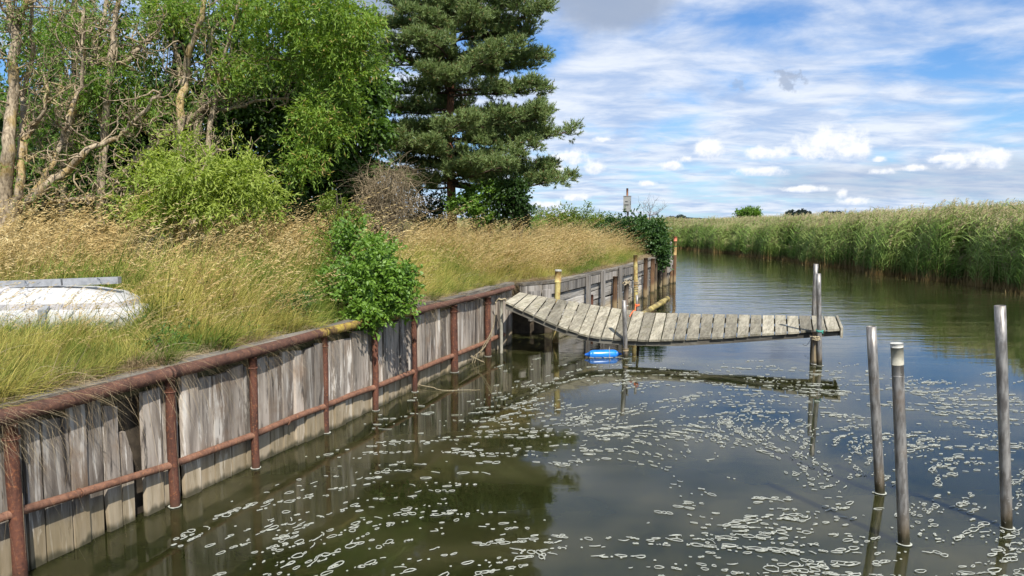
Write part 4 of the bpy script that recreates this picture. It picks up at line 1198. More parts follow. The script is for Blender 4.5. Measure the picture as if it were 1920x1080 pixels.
for i in range(len(lowp)):
    a = lowp[i]; b_ = lowp[i + 1] if i + 1 < len(lowp) else Vector((end.x, end.y, .27))
    mb = MB(); P_, Q_ = smooth_path([a, a.lerp(b_, .5) + Vector((0, 0, random.uniform(-.012, .012))), b_], [.029 + .0013 * i] * 3, 3)
    mb.tube(P_, Q_, 14, jit=.01)
    if i in (1, 3, 6): 
        q = a.lerp(b_, random.uniform(.3, .7)); d_ = (b_ - a).normalized()
        mb.tube([q, q + d_ * .012], .035 + .0013 * i, 14)
    mb.build('lower_rail', M['rust_low'], wall)
tp = [Vector((p.x, p.y, z + .005)) for p, z in zip(posts, railz)]
tp[0] = tp[0] + (tp[0] - tp[1]) * .4
e2 = Vector((0.02, 14.25, 1.10))
tp.append(e2)
cuts = [0, 2, 4, 6, 9]
for a, b_ in zip(cuts, cuts[1:]):
    mb = MB(); seg = tp[a:b_ + 1]
    P_, Q_ = smooth_path(seg, [.055 - .0012 * (a + q_) for q_ in range(len(seg))], 5, .002)
    mb.tube(P_, Q_, 18, jit=.008)
    d_ = (P_[-1] - P_[-2]).normalized()
    if b_ != 9: mb.tube([P_[-1] - d_ * .02, P_[-1] + d_ * .02], Q_[-1] + .004, 18)
    mb.build('top_rail', M['rust_rail'], wall)
# planks, one by one
WL = WALL
def wall_face(s): 
    p, d = seg_lerp(WL, s); return p, d
s = 1.6; L = plen(WL); stage = 0
hole = False
k = 0
while s < L - .18:
    w = random.choice((.14, .17, .19, .21, .23)) * random.uniform(.9, 1.08)
    p, d = wall_face(s); nn = Vector((d.y, -d.x, 0))
    if stage == 0 and p.y > 5.56: stage = 1; w = .13
    elif stage == 1: stage = 2; w = .075
    elif stage == 2: stage = 3
    p2 = p + d * (w - random.choice((.009, .013, .018, .028)))
    depth = random.uniform(-.028, .016)
    ztop = 1.04 + random.uniform(-.05, .03)
    zbot = -.45
    mid = (p + p2) / 2
    tilt = random.gauss(0, .006)
    broken = stage == 1
    missing = stage == 2
    if broken and not missing: ztop = .74; tilt = .03
    if not missing:
        rings = []
        nr = 7
        for j in range(nr):
            t_ = j / (nr - 1); z_ = zbot + (ztop - zbot) * t_
            jx = random.gauss(0, .0028)
            a = p + d * (jx + tilt * z_) + nn * depth; b_ = p2 + d * (random.gauss(0, .0028) + tilt * z_) + nn * (depth + random.gauss(0, .003))
            zj = random.uniform(-.03, .03) if j == nr - 1 else 0
            if broken and j == nr - 1: b_ = a.lerp(b_, .35); zj = 0
            if broken and j == nr - 2: b_ = a.lerp(b_, .8)
            rings.append([a - nn * .035 + Vector((0, 0, z_)), a + nn * 0 + Vector((0, 0, z_)), b_ + Vector((0, 0, z_ + zj)), b_ - nn * .035 + Vector((0, 0, z_ + zj))])
            rings[-1][1] += d * .004
        vs_ = [v for r_ in rings for v in r_]
        fs = []
        for j in range(nr - 1):
            for q in range(4):
                q2 = (q + 1) % 4; fs.append((j * 4 + q, j * 4 + q2, (j + 1) * 4 + q2, (j + 1) * 4 + q))
        fs.append((0, 3, 2, 1)); e = (nr - 1) * 4; fs.append((e, e + 1, e + 2, e + 3))
        mb = MB(); mb.add(vs_, fs)
        o = mb.build('plank', M['wall_plank'], wall)
        if broken: o['label'] = 'broken plank with a jagged top beside a dark hole'
    s += w
# coping boards on top, behind the rail
s = 1.0
while s < L - .3:
    ln_ = random.uniform(1.0, 2.2); s2 = min(s + ln_, L)
    a, d = wall_face(s); b_, d2 = wall_face(s2 - .02)
    nn = Vector((d.y, -d.x, 0)); wd = random.uniform(.12, .18); h0 = 1.125 + random.uniform(-.012, .025); h1 = h0 + random.uniform(-.025, .02)
    mb = MB(); nseg = 6; vs_ = []
    for j in range(nseg + 1):
        t_ = j / nseg; q = a.lerp(b_, t_); z_ = h0 + (h1 - h0) * t_
        wob = random.gauss(0, .012)
        th = .055
        vs_ += [q + nn * (.025 + wob) + Vector((0, 0, z_)), q + nn * (.022 + wob) + Vector((0, 0, z_ + th)), q - nn * (wd + wob) + Vector((0, 0, z_ + th + random.gauss(0, .003))), q - nn * wd + Vector((0, 0, z_))]
    fs = []
    for j in range(nseg):
        for q in range(4):
            q2 = (q + 1) % 4; fs.append((j * 4 + q, j * 4 + q2, (j + 1) * 4 + q2, (j + 1) * 4 + q))
    fs.append((0, 3, 2, 1)); e = nseg * 4; fs.append((e, e + 1, e + 2, e + 3))
    mb.add(vs_, fs); mb.build('coping_board', M['coping'], wall)
    s = s2 + random.choice((0, .01, .05, .12))

# ------------------------------------------------------------------ second wall of timber, beyond the jetty
tw = thing('timber_wall', 'old timber wall of pale boards and grey posts beyond the jetty', 'wall', (2.5, 19, 0))
def tw_at_px(px, z=.6):
    """arc length on TW where it crosses pixel column px"""
    best = None
    for i in range(600):
        s_ = plen(TW) * i / 599; p, d = seg_lerp(TW, s_)
        r = (p.x / p.y) * 1400 * 1.0 + 960
        if best is None or abs(r - px) < best[0]: best = (abs(r - px), s_)
    return best[1]
LT = plen(TW)
bounds = [0.02, .62, 1.05] + [tw_at_px(q) for q in (1098, 1126, 1155, 1184, 1206, 1220, 1234, 1246)] + [LT - .05]
bounds = sorted(bounds)
rows = [(-.3, .16), (.17, .42), (.43, .66), (.67, .84)]
for a, b_ in zip(bounds, bounds[1:]):
    for (z0, z1) in (rows if a > 1.0 else rows[3:]):
        pa, d = seg_lerp(TW, a + .01); pb_, _ = seg_lerp(TW, b_ - .01)
        nn = Vector((d.y, -d.x, 0)); off = random.uniform(-.025, .01)
        mb = MB(); vs_ = []; nseg = 3
        s0, s1 = random.uniform(-.02, .02), random.uniform(-.03, .03)
        for j in range(nseg + 1):
            t_ = j / nseg; q = pa.lerp(pb_, t_) + nn * (off + random.gauss(0, .004)); za = z0 + s0 + (s1 - s0) * t_ + .008; zb = z1 + s0 + (s1 - s0) * t_ - random.uniform(.0, .018)
            vs_ += [q + Vector((0, 0, za)), q + Vector((0, 0, zb)), q - nn * .05 + Vector((0, 0, zb)), q - nn * .05 + Vector((0, 0, za))]
        fs = []
        for j in range(nseg):
            for q in range(4):
                q2 = (q + 1) % 4; fs.append((j * 4 + q, j * 4 + q2, (j + 1) * 4 + q2, (j + 1) * 4 + q))
        fs.append((0, 3, 2, 1)); e = nseg * 4; fs.append((e, e + 1, e + 2, e + 3))
        mb.add(vs_, fs); mb.build('board', M['twall'], tw)
    # wale: one heavy beam per bay, and the capping plank over it
    pa, d = seg_lerp(TW, a); pb_, _ = seg_lerp(TW, b_ - .015); nn = Vector((d.y, -d.x, 0)); uz = Vector((0, 0, 1)); c = (pa + pb_) / 2; dl = (pb_ - pa)
    if dl.length > .05:
        mb = MB(); mb.box(c + nn * .025 + Vector((0, 0, .955 + random.uniform(-.01, .01))), dl.length / 2, .035, .10, dl.normalized(), nn, uz); mb.build('wale_beam', M['tpost'], tw)
        mb = MB(); mb.box(c - nn * .03 + Vector((0, 0, 1.095 + random.uniform(-.008, .012))), dl.length / 2 + .004, .10, .028, (dl.normalized() + Vector((0, 0, random.uniform(-.01, .01)))).normalized(), nn, uz); mb.build('capping_plank', M['coping'], tw)
# upright posts in front of the boards: (pixel column, half width px, kind, top z)
for (px, hw, kd, zt) in [(992, 14, 'tpost', .98), (1016, 10, 'tpost', 1.0), (1096, 6, 'tpost', 1.10), (1103, 3, 'rust', .62), (1123, 5.5, 'tpost', 1.12), (1146, 4.5, 'bpost', .92), (1155, 5, 'tpost', 1.15),
                         (1186, 4, 'tpost', 1.16), (1204, 4, 'bpost', 1.22), (1209, 2.5, 'tpost', .8), (1217, 4, 'bpost', 1.12), (1224, 3, 'dark_pile', .9), (1231, 4.5, 'dark_pile', 1.1), (1241, 4, 'dark_pile', 1.05), (1246, 3, 'tpost', .75), (1254, 2.6, 'bpost', .7), (1259, 2, 'tpost', .6)]:
    s_ = tw_at_px(px); p, d = seg_lerp(TW, s_); nn = Vector((d.y, -d.x, 0)); hw_ = hw * p.y / FP
    q = p + nn * (.075 + hw_ * .6)
    mb = MB()
    if kd == 'tpost':
        lean = Vector((random.uniform(-.02, .02), 0, 0))
        c8 = [q + d * (a * hw_) + nn * (b2 * .035) + Vector((0, 0, -.4)) for a, b2 in ((-1, 1), (1, 1), (1, -1), (-1, -1))]
        c8 = c8 + [v + Vector((0, 0, zt + .4 + random.uniform(-.02, .02))) + lean for v in c8]
        mb.hexa([c8[0], c8[1], c8[2], c8[3], c8[4], c8[5], c8[6], c8[7]])
        if px < 1020: mb = MB(); mb.box(q + Vector((0, 0, .66)), hw_, .03, .30, d, nn)
    else:
        n = 6
        mb.tube([q + Vector((random.gauss(0, .004), 0, -.4 + (zt + .4) * j / n)) for j in range(n + 1)], hw_, 10, jit=.05)
    mb.build('post', M[kd], tw)
# beam running on past the wall end
a = Vector((5.85, 27.2, .62)); b_ = Vector((6.10, 28.1, .70))
mb = MB(); mb.box((5.86, 27.6, .66), .55, .03, .17, (.34, .94, .06), (.94, -.34, 0)); mb.build('end_beam', M['tpost'], tw)

# ------------------------------------------------------------------ jetty
NEAR = [947, 964, 983, 1003, 1023, 1046, 1065, 1085, 1105, 1127, 1150, 1171, 1195, 1216, 1239, 1262, 1285, 1310, 1333, 1357, 1381, 1404, 1428, 1452, 1476, 1500, 1524, 1550, 1575]
FAR = [973, 990, 1009, 1028, 1045, 1065, 1087, 1107, 1125, 1146, 1166, 1187, 1208, 1230, 1250, 1272, 1293, 1315, 1338, 1361, 1384, 1407, 1429, 1452, 1474, 1497, 1520, 1543, 1566]
def ny_(px): return float(np.interp(px, [945, 975, 1000, 1023, 1046, 1070, 1100, 1127, 1160, 1220, 1285, 1357, 1428, 1500, 1580], [564, 577, 589, 600, 610, 619, 628, 633, 635, 636.5, 635, 631, 626, 621, 615]))
def fy_(px): return float(np.interp(px, [973, 990, 1045, 1087, 1125, 1166, 1215, 1300, 1400, 1500, 1566], [548, 551, 561, 568, 574, 580, 586, 588, 590, 592, 593]))
def nY(px): return float(np.interp(px, [945, 1100, 1220, 1400, 1580], [12.98, 12.92, 12.75, 12.5, 12.2]))
jet = thing('jetty', 'sagging grey plank jetty sloping from the wall out over the river', 'jetty', (2.5, 13.2, 0.4))
NP = [at(p, ny_(p), nY(p)) for p in NEAR]
FPt = [at(q, fy_(q), nY(p) + 1.18) for p, q in zip(NEAR, FAR)]
TH = .036
for i in range(28):
    a0, a1, b0, b1 = NP[i], NP[i + 1], FPt[i], FPt[i + 1]
    gap = random.uniform(.035, .06)
    p0, p1 = a0.lerp(a1, gap), a0.lerp(a1, 1 - gap); q0, q1 = b0.lerp(b1, gap), b0.lerp(b1, 1 - gap)
    dv = (q0 - p0).normalized(); e = random.uniform(-.02, .02); p0 = p0 + dv * e; p1 = p1 + dv * e
    rz = random.uniform(-.004, .006); tw_ = random.uniform(-.004, .004)
    # plank with eased edges: 3 stations along its length
    vs_ = []; ns_ = 4
    wdir = (p1 - p0).normalized(); up = wdir.cross(dv).normalized()
    if up.z < 0: up = -up
    for j in range(ns_ + 1):
        t_ = j / ns_; l = p0.lerp(q0, t_); r_ = p1.lerp(q1, t_); jj = random.gauss(0, .0015)
        zt = up * (rz + tw_ * (t_ - .5))
        vs_ += [l + zt - up * TH, l + zt - up * .006 + wdir * jj, l + zt + wdir * .006, r_ + zt - wdir * .006, r_ + zt - up * .006 + wdir * jj, r_ + zt - up * TH]
    fs = []
    for j in range(ns_):
        for q in range(6):
            q2 = (q + 1) % 6; fs.append((j * 6 + q, j * 6 + q2, (j + 1) * 6 + q2, (j + 1) * 6 + q))
    fs.append(tuple(reversed(range(6)))); fs.append(tuple(ns_ * 6 + q for q in range(6)))
    mb = MB(); mb.add(vs_, fs); mb.build('plank', M['deck'], jet)
for (A, B, nm) in ((NP, FPt, 'stringer'), (FPt, NP, 'stringer'), (None, None, 'stringer')):
    mb = MB(); vs_ = []
    for i in range(0, 29):
        if A is None: c = NP[i].lerp(FPt[i], .5)
        else: c = A[i].lerp(B[i], .06)
        dv = (FPt[i] - NP[i]); dv.z = 0; dv.normalize()
        hb = float(np.interp(i, [0, 9, 15, 28], [.10, .085, .10, .085]))
        zt = c + Vector((0, 0, -TH - .012)); 
        vs_ += [zt - dv * .022 - Vector((0, 0, hb)), zt - dv * .022, zt + dv * .022, zt + dv * .022 - Vector((0, 0, hb))]
    fs = []
    for j in range(28):
        for q in range(4):
            q2 = (q + 1) % 4; fs.append((j * 4 + q, j * 4 + q2, (j + 1) * 4 + q2, (j + 1) * 4 + q))
    fs.append((0, 3, 2, 1)); e = 28 * 4; fs.append((e, e + 1, e + 2, e + 3))
    mb.add(vs_, fs); mb.build(nm, M['beam'], jet)
mb = MB()
a, b_ = NP[-1], FPt[-1]; dv = (b_ - a).normalized(); c = (a + b_) / 2; ox = (NP[-1] - NP[-2]).normalized()
mb.box(c + ox * .03 + Vector((0, 0, -.075)), (b_ - a).length / 2 + .02, .018, .085, dv, ox, (0, 0, 1)); mb.build('end_board', M['deck'], jet)
# extra under-beam seen below the mid span
mb = MB(); a = NP[11].lerp(FPt[11], .2) - Vector((0, 0, .16)); b_ = NP[17].lerp(FPt[17], .2) - Vector((0, 0, .165)); d_ = (b_ - a)
mb.box((a + b_) / 2, d_.length / 2, .03, .03, d_.normalized(), (0, 1, 0), d_.normalized().cross(Vector((0, 1, 0)))); mb.build('brace', M['beam'], jet)

# ------------------------------------------------------------------ poles and piles
def pole(name, label, cat, base_, top_, r, mat, group=None, hollow=0.0, extra=None, sides=16, jit=.0, under=.6, bend=0.0):
    base_, top_ = Vector(base_), Vector(top_)
    d = (top_ - base_).normalized()
    t = thing(name, label, cat, base_, group)
    mb = MB(); st = base_ - d * under; n = 8
    rr = r if isinstance(r, (list, tuple)) else (r, r)
    mb.tube([st.lerp(top_, j / n) + Vector((bend * math.sin(math.pi * j / n), 0, 0)) for j in range(n + 1)], [rr[0] + (rr[1] - rr[0]) * j / n for j in range(n + 1)], sides, hollow=hollow, jit=jit)
    mb.build('shaft', M[mat], t)
    for (nm, f0, f1, r2, m2) in (extra or []):
        mb = MB(); a_, b2 = base_.lerp(top_, f0), base_.lerp(top_, f1)
        mb.tube([a_, a_.lerp(b2, .5), b2], r2, sides, jit=.02, hollow=.0); mb.build(nm, M[m2], t)
    return t
GS = 'steel mooring posts standing in the foreground water'
def at3(px, py, Y): return at(px, py, Y)
b1, b2, b3 = onz(1650, 925), onz(1695, 1020), onz(1888, 990)
pole('mooring_post', 'bare steel mooring post, shortest above water and leftmost of the three near ones', 'post', b1, at(1633.5, 612, b1.y), .0405, 'steel', GS, hollow=.9, under=.8)
pole('mooring_post', 'steel mooring post with a chalky white worn top, nearest the camera', 'post', b2, at(1681.5, 645, b2.y), .0405, 'steel', GS, under=.8,
     extra=[('worn_cap', .90, .985, .0425, 'pale_pole'), ('chalky_rim', .985, 1.004, .0435, 'white_flake'), ('weld_ring', .845, .85, .0425, 'steel')])
pole('mooring_post', 'tallest steel mooring post, by the right edge of the water', 'post', b3, at(1875, 573, b3.y), .0395, 'steel', GS, hollow=.9, under=.8)
# yellowed piles
pole('yellow_pile', 'yellowed round pile with a wider pale cap, behind the sloping end of the jetty', 'pile', (.855, 14.42, 0), at(1046.5, 512, 14.42), .055, 'yellow_pole', 'yellow piles by the timber wall', jit=.03,
     extra=[('cap', .87, 1.035, .064, 'yellow_pole'), ('cap_rim', 1.03, 1.05, .067, 'white_flake')])
pole('yellow_pile', 'plain yellowed pile with thin rope coils, in front of the middle of the timber wall', 'pile', (3.32, 19.9, 0), at(1191.5, 478, 19.9), .056, 'yellow_pole', 'yellow piles by the timber wall', jit=.03)
pole('channel_pile', 'tall yellow and brown pile with a faded red cap', 'pile', (6.13, 28.1, 0), at(1266.5, 446, 28.1), .058, 'bpost', extra=[('yellow_band', .62, .93, .060, 'yellow_pole'), ('red_cap', .93, 1.03, .064, 'red_cap')])
pole('thin_pile', 'thin whitish pile just left of the red-capped pile', 'pile', (5.95, 28.2, 0), at(1258.5, 452, 28.2), .035, 'tpost', extra=[('chalky_cap', .94, 1.0, .038, 'white_flake')])
pole('thin_pole', 'thin pale upright pole between the rusty rail end and the jetty slope', 'pole', onz(940, 662), at(940, 560, onz(940, 662).y), .029, 'pale_pole', jit=.03)
t = pole('brown_pile', 'short brown pile with a frayed knobbly top behind the jetty', 'pile', (2.27, 14.9, 0), at(1175, 532, 14.9), .048, 'dark_pile', jit=.04, extra=[('steel_band', .60, .62, .052, 'white_flake')])
mb = MB(); tt = at(1175, 530, 14.9)
for _ in range(14):
    q = tt + Vector((random.gauss(0, .035), random.gauss(0, .035), random.uniform(-.04, .05))); mb.tube([q, q + Vector((random.gauss(0, .04), random.gauss(0, .04), random.gauss(.0, .03)))], [.02, .012], 5)
mb.build('frayed_top', M['tan_rope'], t)
pole('jetty_post', 'short steel tube post against the near edge of the sagging middle of the jetty', 'post', onz(1173.5, 672), at(1170, 563, onz(1172, 672).y), .0395, 'steel', 'posts holding the jetty', hollow=.88,
     extra=[('rust_clamp', .13, .17, .052, 'dark_pile')])
pole('jetty_post', 'steel tube post behind the outer end of the jetty, the taller of the pair', 'post', (5.52, 13.56, 0), at(1530, 495, 13.56), .040, 'steel', 'posts holding the jetty', hollow=.88)
bb = onz(1537, 686)
pole('jetty_post', 'steel tube post in front of the outer end of the jetty, tied with teal cord', 'post', Vector((bb.x, bb.y, .0)), at(1534.5, 513, bb.y), .0385, 'steel', 'posts holding the jetty', hollow=.88, under=.5)
pole('wooden_pile', 'dark wet wooden pile under the outer end of the jetty, beside the tied steel tube', 'pile', bb + Vector((-.055, .08, 0)), at(1531, 622, bb.y + .08), .060, 'dark_pile', jit=.05, extra=[('pale_ring', .03, .05, .064, 'white_flake')])
st = pole('steel_rod', 'short thin steel rod with orange rope at the far edge of the jetty', 'post', at(1195.5, 600, 14.15), at(1194, 553, 14.15), .024, 'steel', under=.9, hollow=.85)
# leaning yellow pole
a, b_ = Vector((3.0, 18.2, -.05)), at(1251, 561, 20.2)
t = thing('leaning_pole', 'fat yellowed pole lying slanted out of the water behind the jetty', 'pole', a)
mb = MB(); mb.tube([a, a.lerp(b_, .4), a.lerp(b_, .72), b_], [.075, .072, .07, .07], 16, jit=.02, hollow=.8); mb.build('shaft', M['bamboo'], t)
for f0, f1 in ((.80, .86), (.985, 1.005)):
    mb = MB(); mb.tube([a.lerp(b_, f0), a.lerp(b_, f1)], .08, 16); mb.build('node_ring', M['bamboo'], t)
mb = MB(); q = a.lerp(b_, .66); mb.tube([q, a.lerp(b_, .665)], .077, 12); mb.build('rope_turn', M['tan_rope'], t)
# ropes
def rope(name, label, pts, r, mat):
    P_, Q_ = smooth_path([Vector(p) for p in pts], [r] * len(pts), 5, r * .25)
    mb = MB(); mb.tube(P_, Q_, 6); o = mb.build(name, M[mat], None, tuple(Vector(pts[0]))); return tag(o, label, 'rope')
def coil(c, r, turns, dz, jit=.004):
    return [Vector(c) + Vector((math.cos(a) * r, math.sin(a) * r, dz * a / 6.283 + random.gauss(0, jit))) for a in np.linspace(0, 6.283 * turns, int(turns * 8) + 1)]
c = at(1195, 574, 14.15)
rope('orange_rope', 'faded orange rope knotted round the thin rod on the jetty', coil(c, .034, 2.5, .014) + [c + Vector((-.05, -.08, -.06)), at(1188, 583, 13.98), at(1183, 589, 13.8), at(1181, 594, 13.7)], .011, 'orange_rope')
c = at(1537, 622, bb.y)
rope('teal_cord', 'teal cord wound round the front post of the jetty end', coil(c, .048, 2.5, .012) + [c + Vector((.05, -.02, -.02))], .008, 'teal_rope')
rope('tan_rope', 'frayed old tan rope round the pile below the jetty end', coil(at(1534, 636, bb.y) + Vector((-.03, .03, -.02)), .072, 3, .022, .008), .012, 'tan_rope')
rope('dark_cord', 'dark cord hanging in a loop from the jetty end', [at(1523, 628, 12.1), at(1518, 640, 12.1), at(1511, 648, 12.1), at(1505, 645, 12.1)], .004, 'black_rope')
rope('dark_cord', 'dark cord hanging straight down beside the wet pile into the water', [at(1526, 630, 12.1), at(1525, 650, 12.1), at(1524.5, 680, 12.1), at(1525, 700, 12.1)], .004, 'black_rope')
q = Vector((3.32, 19.9, 0))
rope('tan_rope', 'pale rope coils round the plain yellow pile', coil(q + Vector((.0, 0, .45)), .065, 5, .06, .012), .011, 'tan_rope')
# frayed rope and split stake at the end of the rail, top of the thin pole
c = at(940, 562, onz(940, 662).y)
t_ = rope('tan_rope', 'bleached rope looped over the top of the thin pale pole', [c + Vector((-.10, 0, -.06)), c + Vector((-.05, -.03, .02)), c + Vector((.0, -.04, .0)), c + Vector((.07, -.03, .02)), c + Vector((.08, 0, -.08))], .014, 'tan_rope')

# dead stems fallen from the wall into the water
t = thing('dead_branch', 'thin bleached dead stems trailing from the rail end into the water', 'branch', at(905, 640, 12.5))
mb = MB()
for pts in ([(930, 585), (922, 625), (905, 655), (890, 668), (886, 682)], [(928, 600), (915, 640), (895, 665), (884, 690)], [(860, 600), (866, 640), (880, 662), (892, 672), (908, 680), (895, 692)], [(925, 615), (905, 650), (893, 668)], [(858, 625), (872, 655), (888, 672)]):
    P_, Q_ = smooth_path([at(a, b, 12.35) for a, b in pts], [.006] * len(pts), 4, .006); mb.tube(P_, Q_, 4, cap=False)
mb.build('stem', M['tan_rope'], t)
mb = MB(); P_, Q_ = smooth_path([onz(765, 722) + Vector((0, 0, .04)), onz(800, 728) + Vector((0, 0, .03)), onz(835, 733) + Vector((0, 0, .012)), onz(900, 732) + Vector((0, 0, .01))], [.007, .006, .005, .003], 5, .004)
mb.tube(P_, Q_, 4); o = mb.build('floating_stick', M['tan_rope'], None, tuple(onz(800, 728))); tag(o, 'thin pale stick floating on the water by the near wall', 'stick')

# ------------------------------------------------------------------ blue fender
fc = onz(1131, 669) + Vector((0, 0, .045))
t = thing('boat_fender', 'bright blue cylindrical boat fender floating under the jetty', 'fender', fc)
prof = [(-.215, .072), (-.18, .079), (0, .080), (.18, .079), (.215, .072), (.245, .055)]
ux = Vector((1, .12, 0)).normalized()
mb = MB(); pts = [fc + ux * a for a, r in [(-.245, .055)] + prof]; mb.tube(pts, [.055] + [r for a, r in prof], 20); mb.build('body', M['fender'], t)
for sgn in (-1, 1):
    mb = MB(); mb.tube([fc + ux * (sgn * .244), fc + ux * (sgn * .285), fc + ux * (sgn * .315), fc + ux * (sgn * .33)], [.052, .030, .021, .017], 14); mb.build('end_eye', M['fender_end'], t)
mb = MB(); mb.tube([fc + ux * .105 + Vector((0, -.082 * math.sin(a), .082 * math.cos(a))) for a in np.linspace(-.3, 2.2, 9)] , .005, 5); mb.tube([fc + ux * .105 + Vector((0, 0, .08)), fc + ux * .12 + Vector((0, 0, .15))], .005, 5); mb.build('line', M['pale_pole'], t)

# ------------------------------------------------------------------ white boat in the grass
bo = Vector((-5.05, 7.75, float(gz(-4.95, 7.75)) - .10))
t = thing('overturned_boat', 'white upturned boat hull half buried in tall grass, grey beam along its keel', 'boat', bo)
prof = [(1.0, -.05, 0), (1.0, .12, 0), (.985, .26, 0), (.955, .34, 0), (.90, .365, 0), (.885, .37, 1), (.875, .43, 1), (.86, .44, 0), (.78, .50, 0), (.55, .555, 0), (.25, .575, 0), (.02, .58, 0)]
N_ = 40; vs_ = []; th = R(5)
for (r_, z_, mm) in prof:
    for k in range(N_):
        a = 2 * math.pi * k / N_
        cx = math.copysign(abs(math.cos(a)) ** .46, math.cos(a)); sy = math.copysign(abs(math.sin(a)) ** .6, math.sin(a))
        x_, y_ = 1.22 * r_ * cx, .48 * r_ * sy
        vs_.append((bo.x + x_ * math.cos(th) - y_ * math.sin(th), bo.y + x_ * math.sin(th) + y_ * math.cos(th), bo.z + z_))
mb = MB()
for j in range(len(prof) - 1):
    mb2 = [(j * N_ + k, j * N_ + (k + 1) % N_, (j + 1) * N_ + (k + 1) % N_, (j + 1) * N_ + k) for k in range(N_)]
    if j == 0: mb.add(vs_, mb2, 0, True)
    else: mb.f += mb2; mb.mi += [1 if prof[j][2] == 1 and prof[j + 1][2] == 1 else 0] * N_; mb.sm += [not (3 <= j <= 7)] * N_
mb.f.append(tuple((len(prof) - 1) * N_ + k for k in range(N_))); mb.mi.append(0); mb.sm.append(False)
mb.build('hull', [M['boat_white'], M['boat_inner']], t)
for xs in (-.85, -.1, .62):          # moulded ribs across the hull bottom
    mb = MB(); pts = []
    for (r_, z_, mm) in prof:
        yl = -.48 * r_ * (1 - abs(xs / 1.22 / max(r_, .3)) ** 2.4) ** .5 if abs(xs / 1.22) < r_ else None
        if yl is None: continue
        pts.append((bo.x + xs * math.cos(th) - yl * math.sin(th), bo.y + xs * math.sin(th) + yl * math.cos(th), bo.z + z_ + .004))
    if len(pts) > 3: mb.tube(pts, .016, 6); mb.build('hull_rib', M['boat_inner'], t)
ux = Vector((math.cos(R(6)), math.sin(R(6)), .03)).normalized(); uy = Vector((-ux.y, ux.x, 0)).normalized()
for (a0, a1, nm) in ((-1.25, .42, 'keel_beam'), (.44, .98, 'keel_beam')):
    mb = MB(); c = bo + ux * ((a0 + a1) / 2) + Vector((0, -.12, .61)); mb.box(c, (a1 - a0) / 2, .045, .034, ux, uy, ux.cross(uy)); mb.build(nm, M['boat_grey'], t)
for a0 in (-.45, .43):
    mb = MB(); c = bo + ux * a0 + Vector((0, -.36, .44)); mb.box(c, .035, .16, .016, ux, Vector((0, .83, .55)), Vector((0, -.55, .83))); mb.build('bracket', M['boat_grey'], t)
mb = MB(); mb.box(bo + ux * .43 + Vector((0, -.505, .25)), .035, .014, .12); mb.build('bracket', M['boat_grey'], t)

# ------------------------------------------------------------------ box sign on a pole
sp = Vector((4.62, 29.5, 1.1))
t = thing('sign_post', 'grey box sign on a pole rising above the rose bush', 'sign', sp)
cx = at(1176, 382, 29.5)
mb = MB(); mb.tube([sp, Vector((cx.x, 29.5, at(1176, 368, 29.5).z - .02))], .045, 10); mb.build('pole', M['boat_grey'], t)
mb = MB(); mb.tube([Vector((cx.x, 29.5, at(1176, 368, 29.5).z - .05)), at(1176.2, 353, 29.5)], .04, 10); mb.build('pole_top', M['pine_bark'], t)
hh = 13.6 * 29.5 / FP; aF = R(-22)
fx = Vector((math.cos(aF), math.sin(aF), 0)); fy = Vector((-math.sin(aF), math.cos(aF), 0))
mb = MB(); mb.box(cx, .125, .125, hh, fx, fy); 
mb.build('box', M['sign_box'], t)
# faded lines of lettering on the front, and a figure on the side: too small to read
for (zz, w_, hgt) in ((.08, .055, .022), (-.045, .085, .022)):
    mb = MB()
    nl = 5 if w_ < .06 else 8
    for j in range(nl):
        xx = -w_ + 2 * w_ * (j + .5) / nl
        mb.box(cx + fx * xx - fy * .128 + Vector((0, 0, zz)), w_ / nl * .72, .002, hgt * random.uniform(.7, 1), fx, fy)
    mb.build('lettering', M['sign_ink'], t)
mb = MB(); mb.box(cx + fx * .128 + Vector((0, 0, .05)), .002, .03, .05, fx, fy); mb.box(cx + fx * .128 + fy * .02 + Vector((0, 0, -.02)), .002, .045, .025, fx, fy); mb.build('side_mark', M['sign_ink'], t)
for sg in (-1, 1):
    mb = MB(); mb.box(cx + Vector((0, 0, sg * (hh + .012))), .135, .135, .01, fx, fy); mb.build('box_rim', M['boat_grey'], t)

# ------------------------------------------------------------------ foam on the water: rings, chains and streaks
FV, FF = [], []
def ribbon(pts, w, closed):
    n = len(pts); b = len(FV)
    for i in range(n):
        a = pts[(i - 1) % n] if (closed or i > 0) else pts[i]; c = pts[(i + 1) % n] if (closed or i < n - 1) else pts[i]
        dx_, dy_ = c[0] - a[0], c[1] - a[1]; l = math.hypot(dx_, dy_) or 1
        ww = w * random.uniform(.4, 1.5)
        if not closed and i in (0, n - 1): ww *= .3
        nx, ny = -dy_ / l * ww / 2, dx_ / l * ww / 2
        FV.append((pts[i][0] - nx, pts[i][1] - ny, .005)); FV.append((pts[i][0] + nx, pts[i][1] + ny, .005))
    for i in range(n if closed else n - 1):
        j = (i + 1) % n
        FF.append((b + 2 * i, b + 2 * j, b + 2 * j + 1, b + 2 * i + 1))
def ring(cx, cy, rx, ry, th, w):
    n = max(9, min(16, int(rx * 160))); ph = [random.uniform(0, 6.28) for _ in range(3)]
    pts = []
    for i in range(n):
        a = 2 * math.pi * i / n; q = 1 + .16 * math.sin(2 * a + ph[0]) + .12 * math.sin(3 * a + ph[1])
        x_, y_ = rx * q * math.cos(a), ry * q * math.sin(a)
        pts.append((cx + x_ * math.cos(th) - y_ * math.sin(th), cy + x_ * math.sin(th) + y_ * math.cos(th)))
    if random.random() < .22:
        k0 = random.randint(0, n - 1); m_ = random.randint(int(n * .5), n); ribbon([pts[(k0 + q_) % n] for q_ in range(m_)], w, False)
    else: ribbon(pts, w, True)
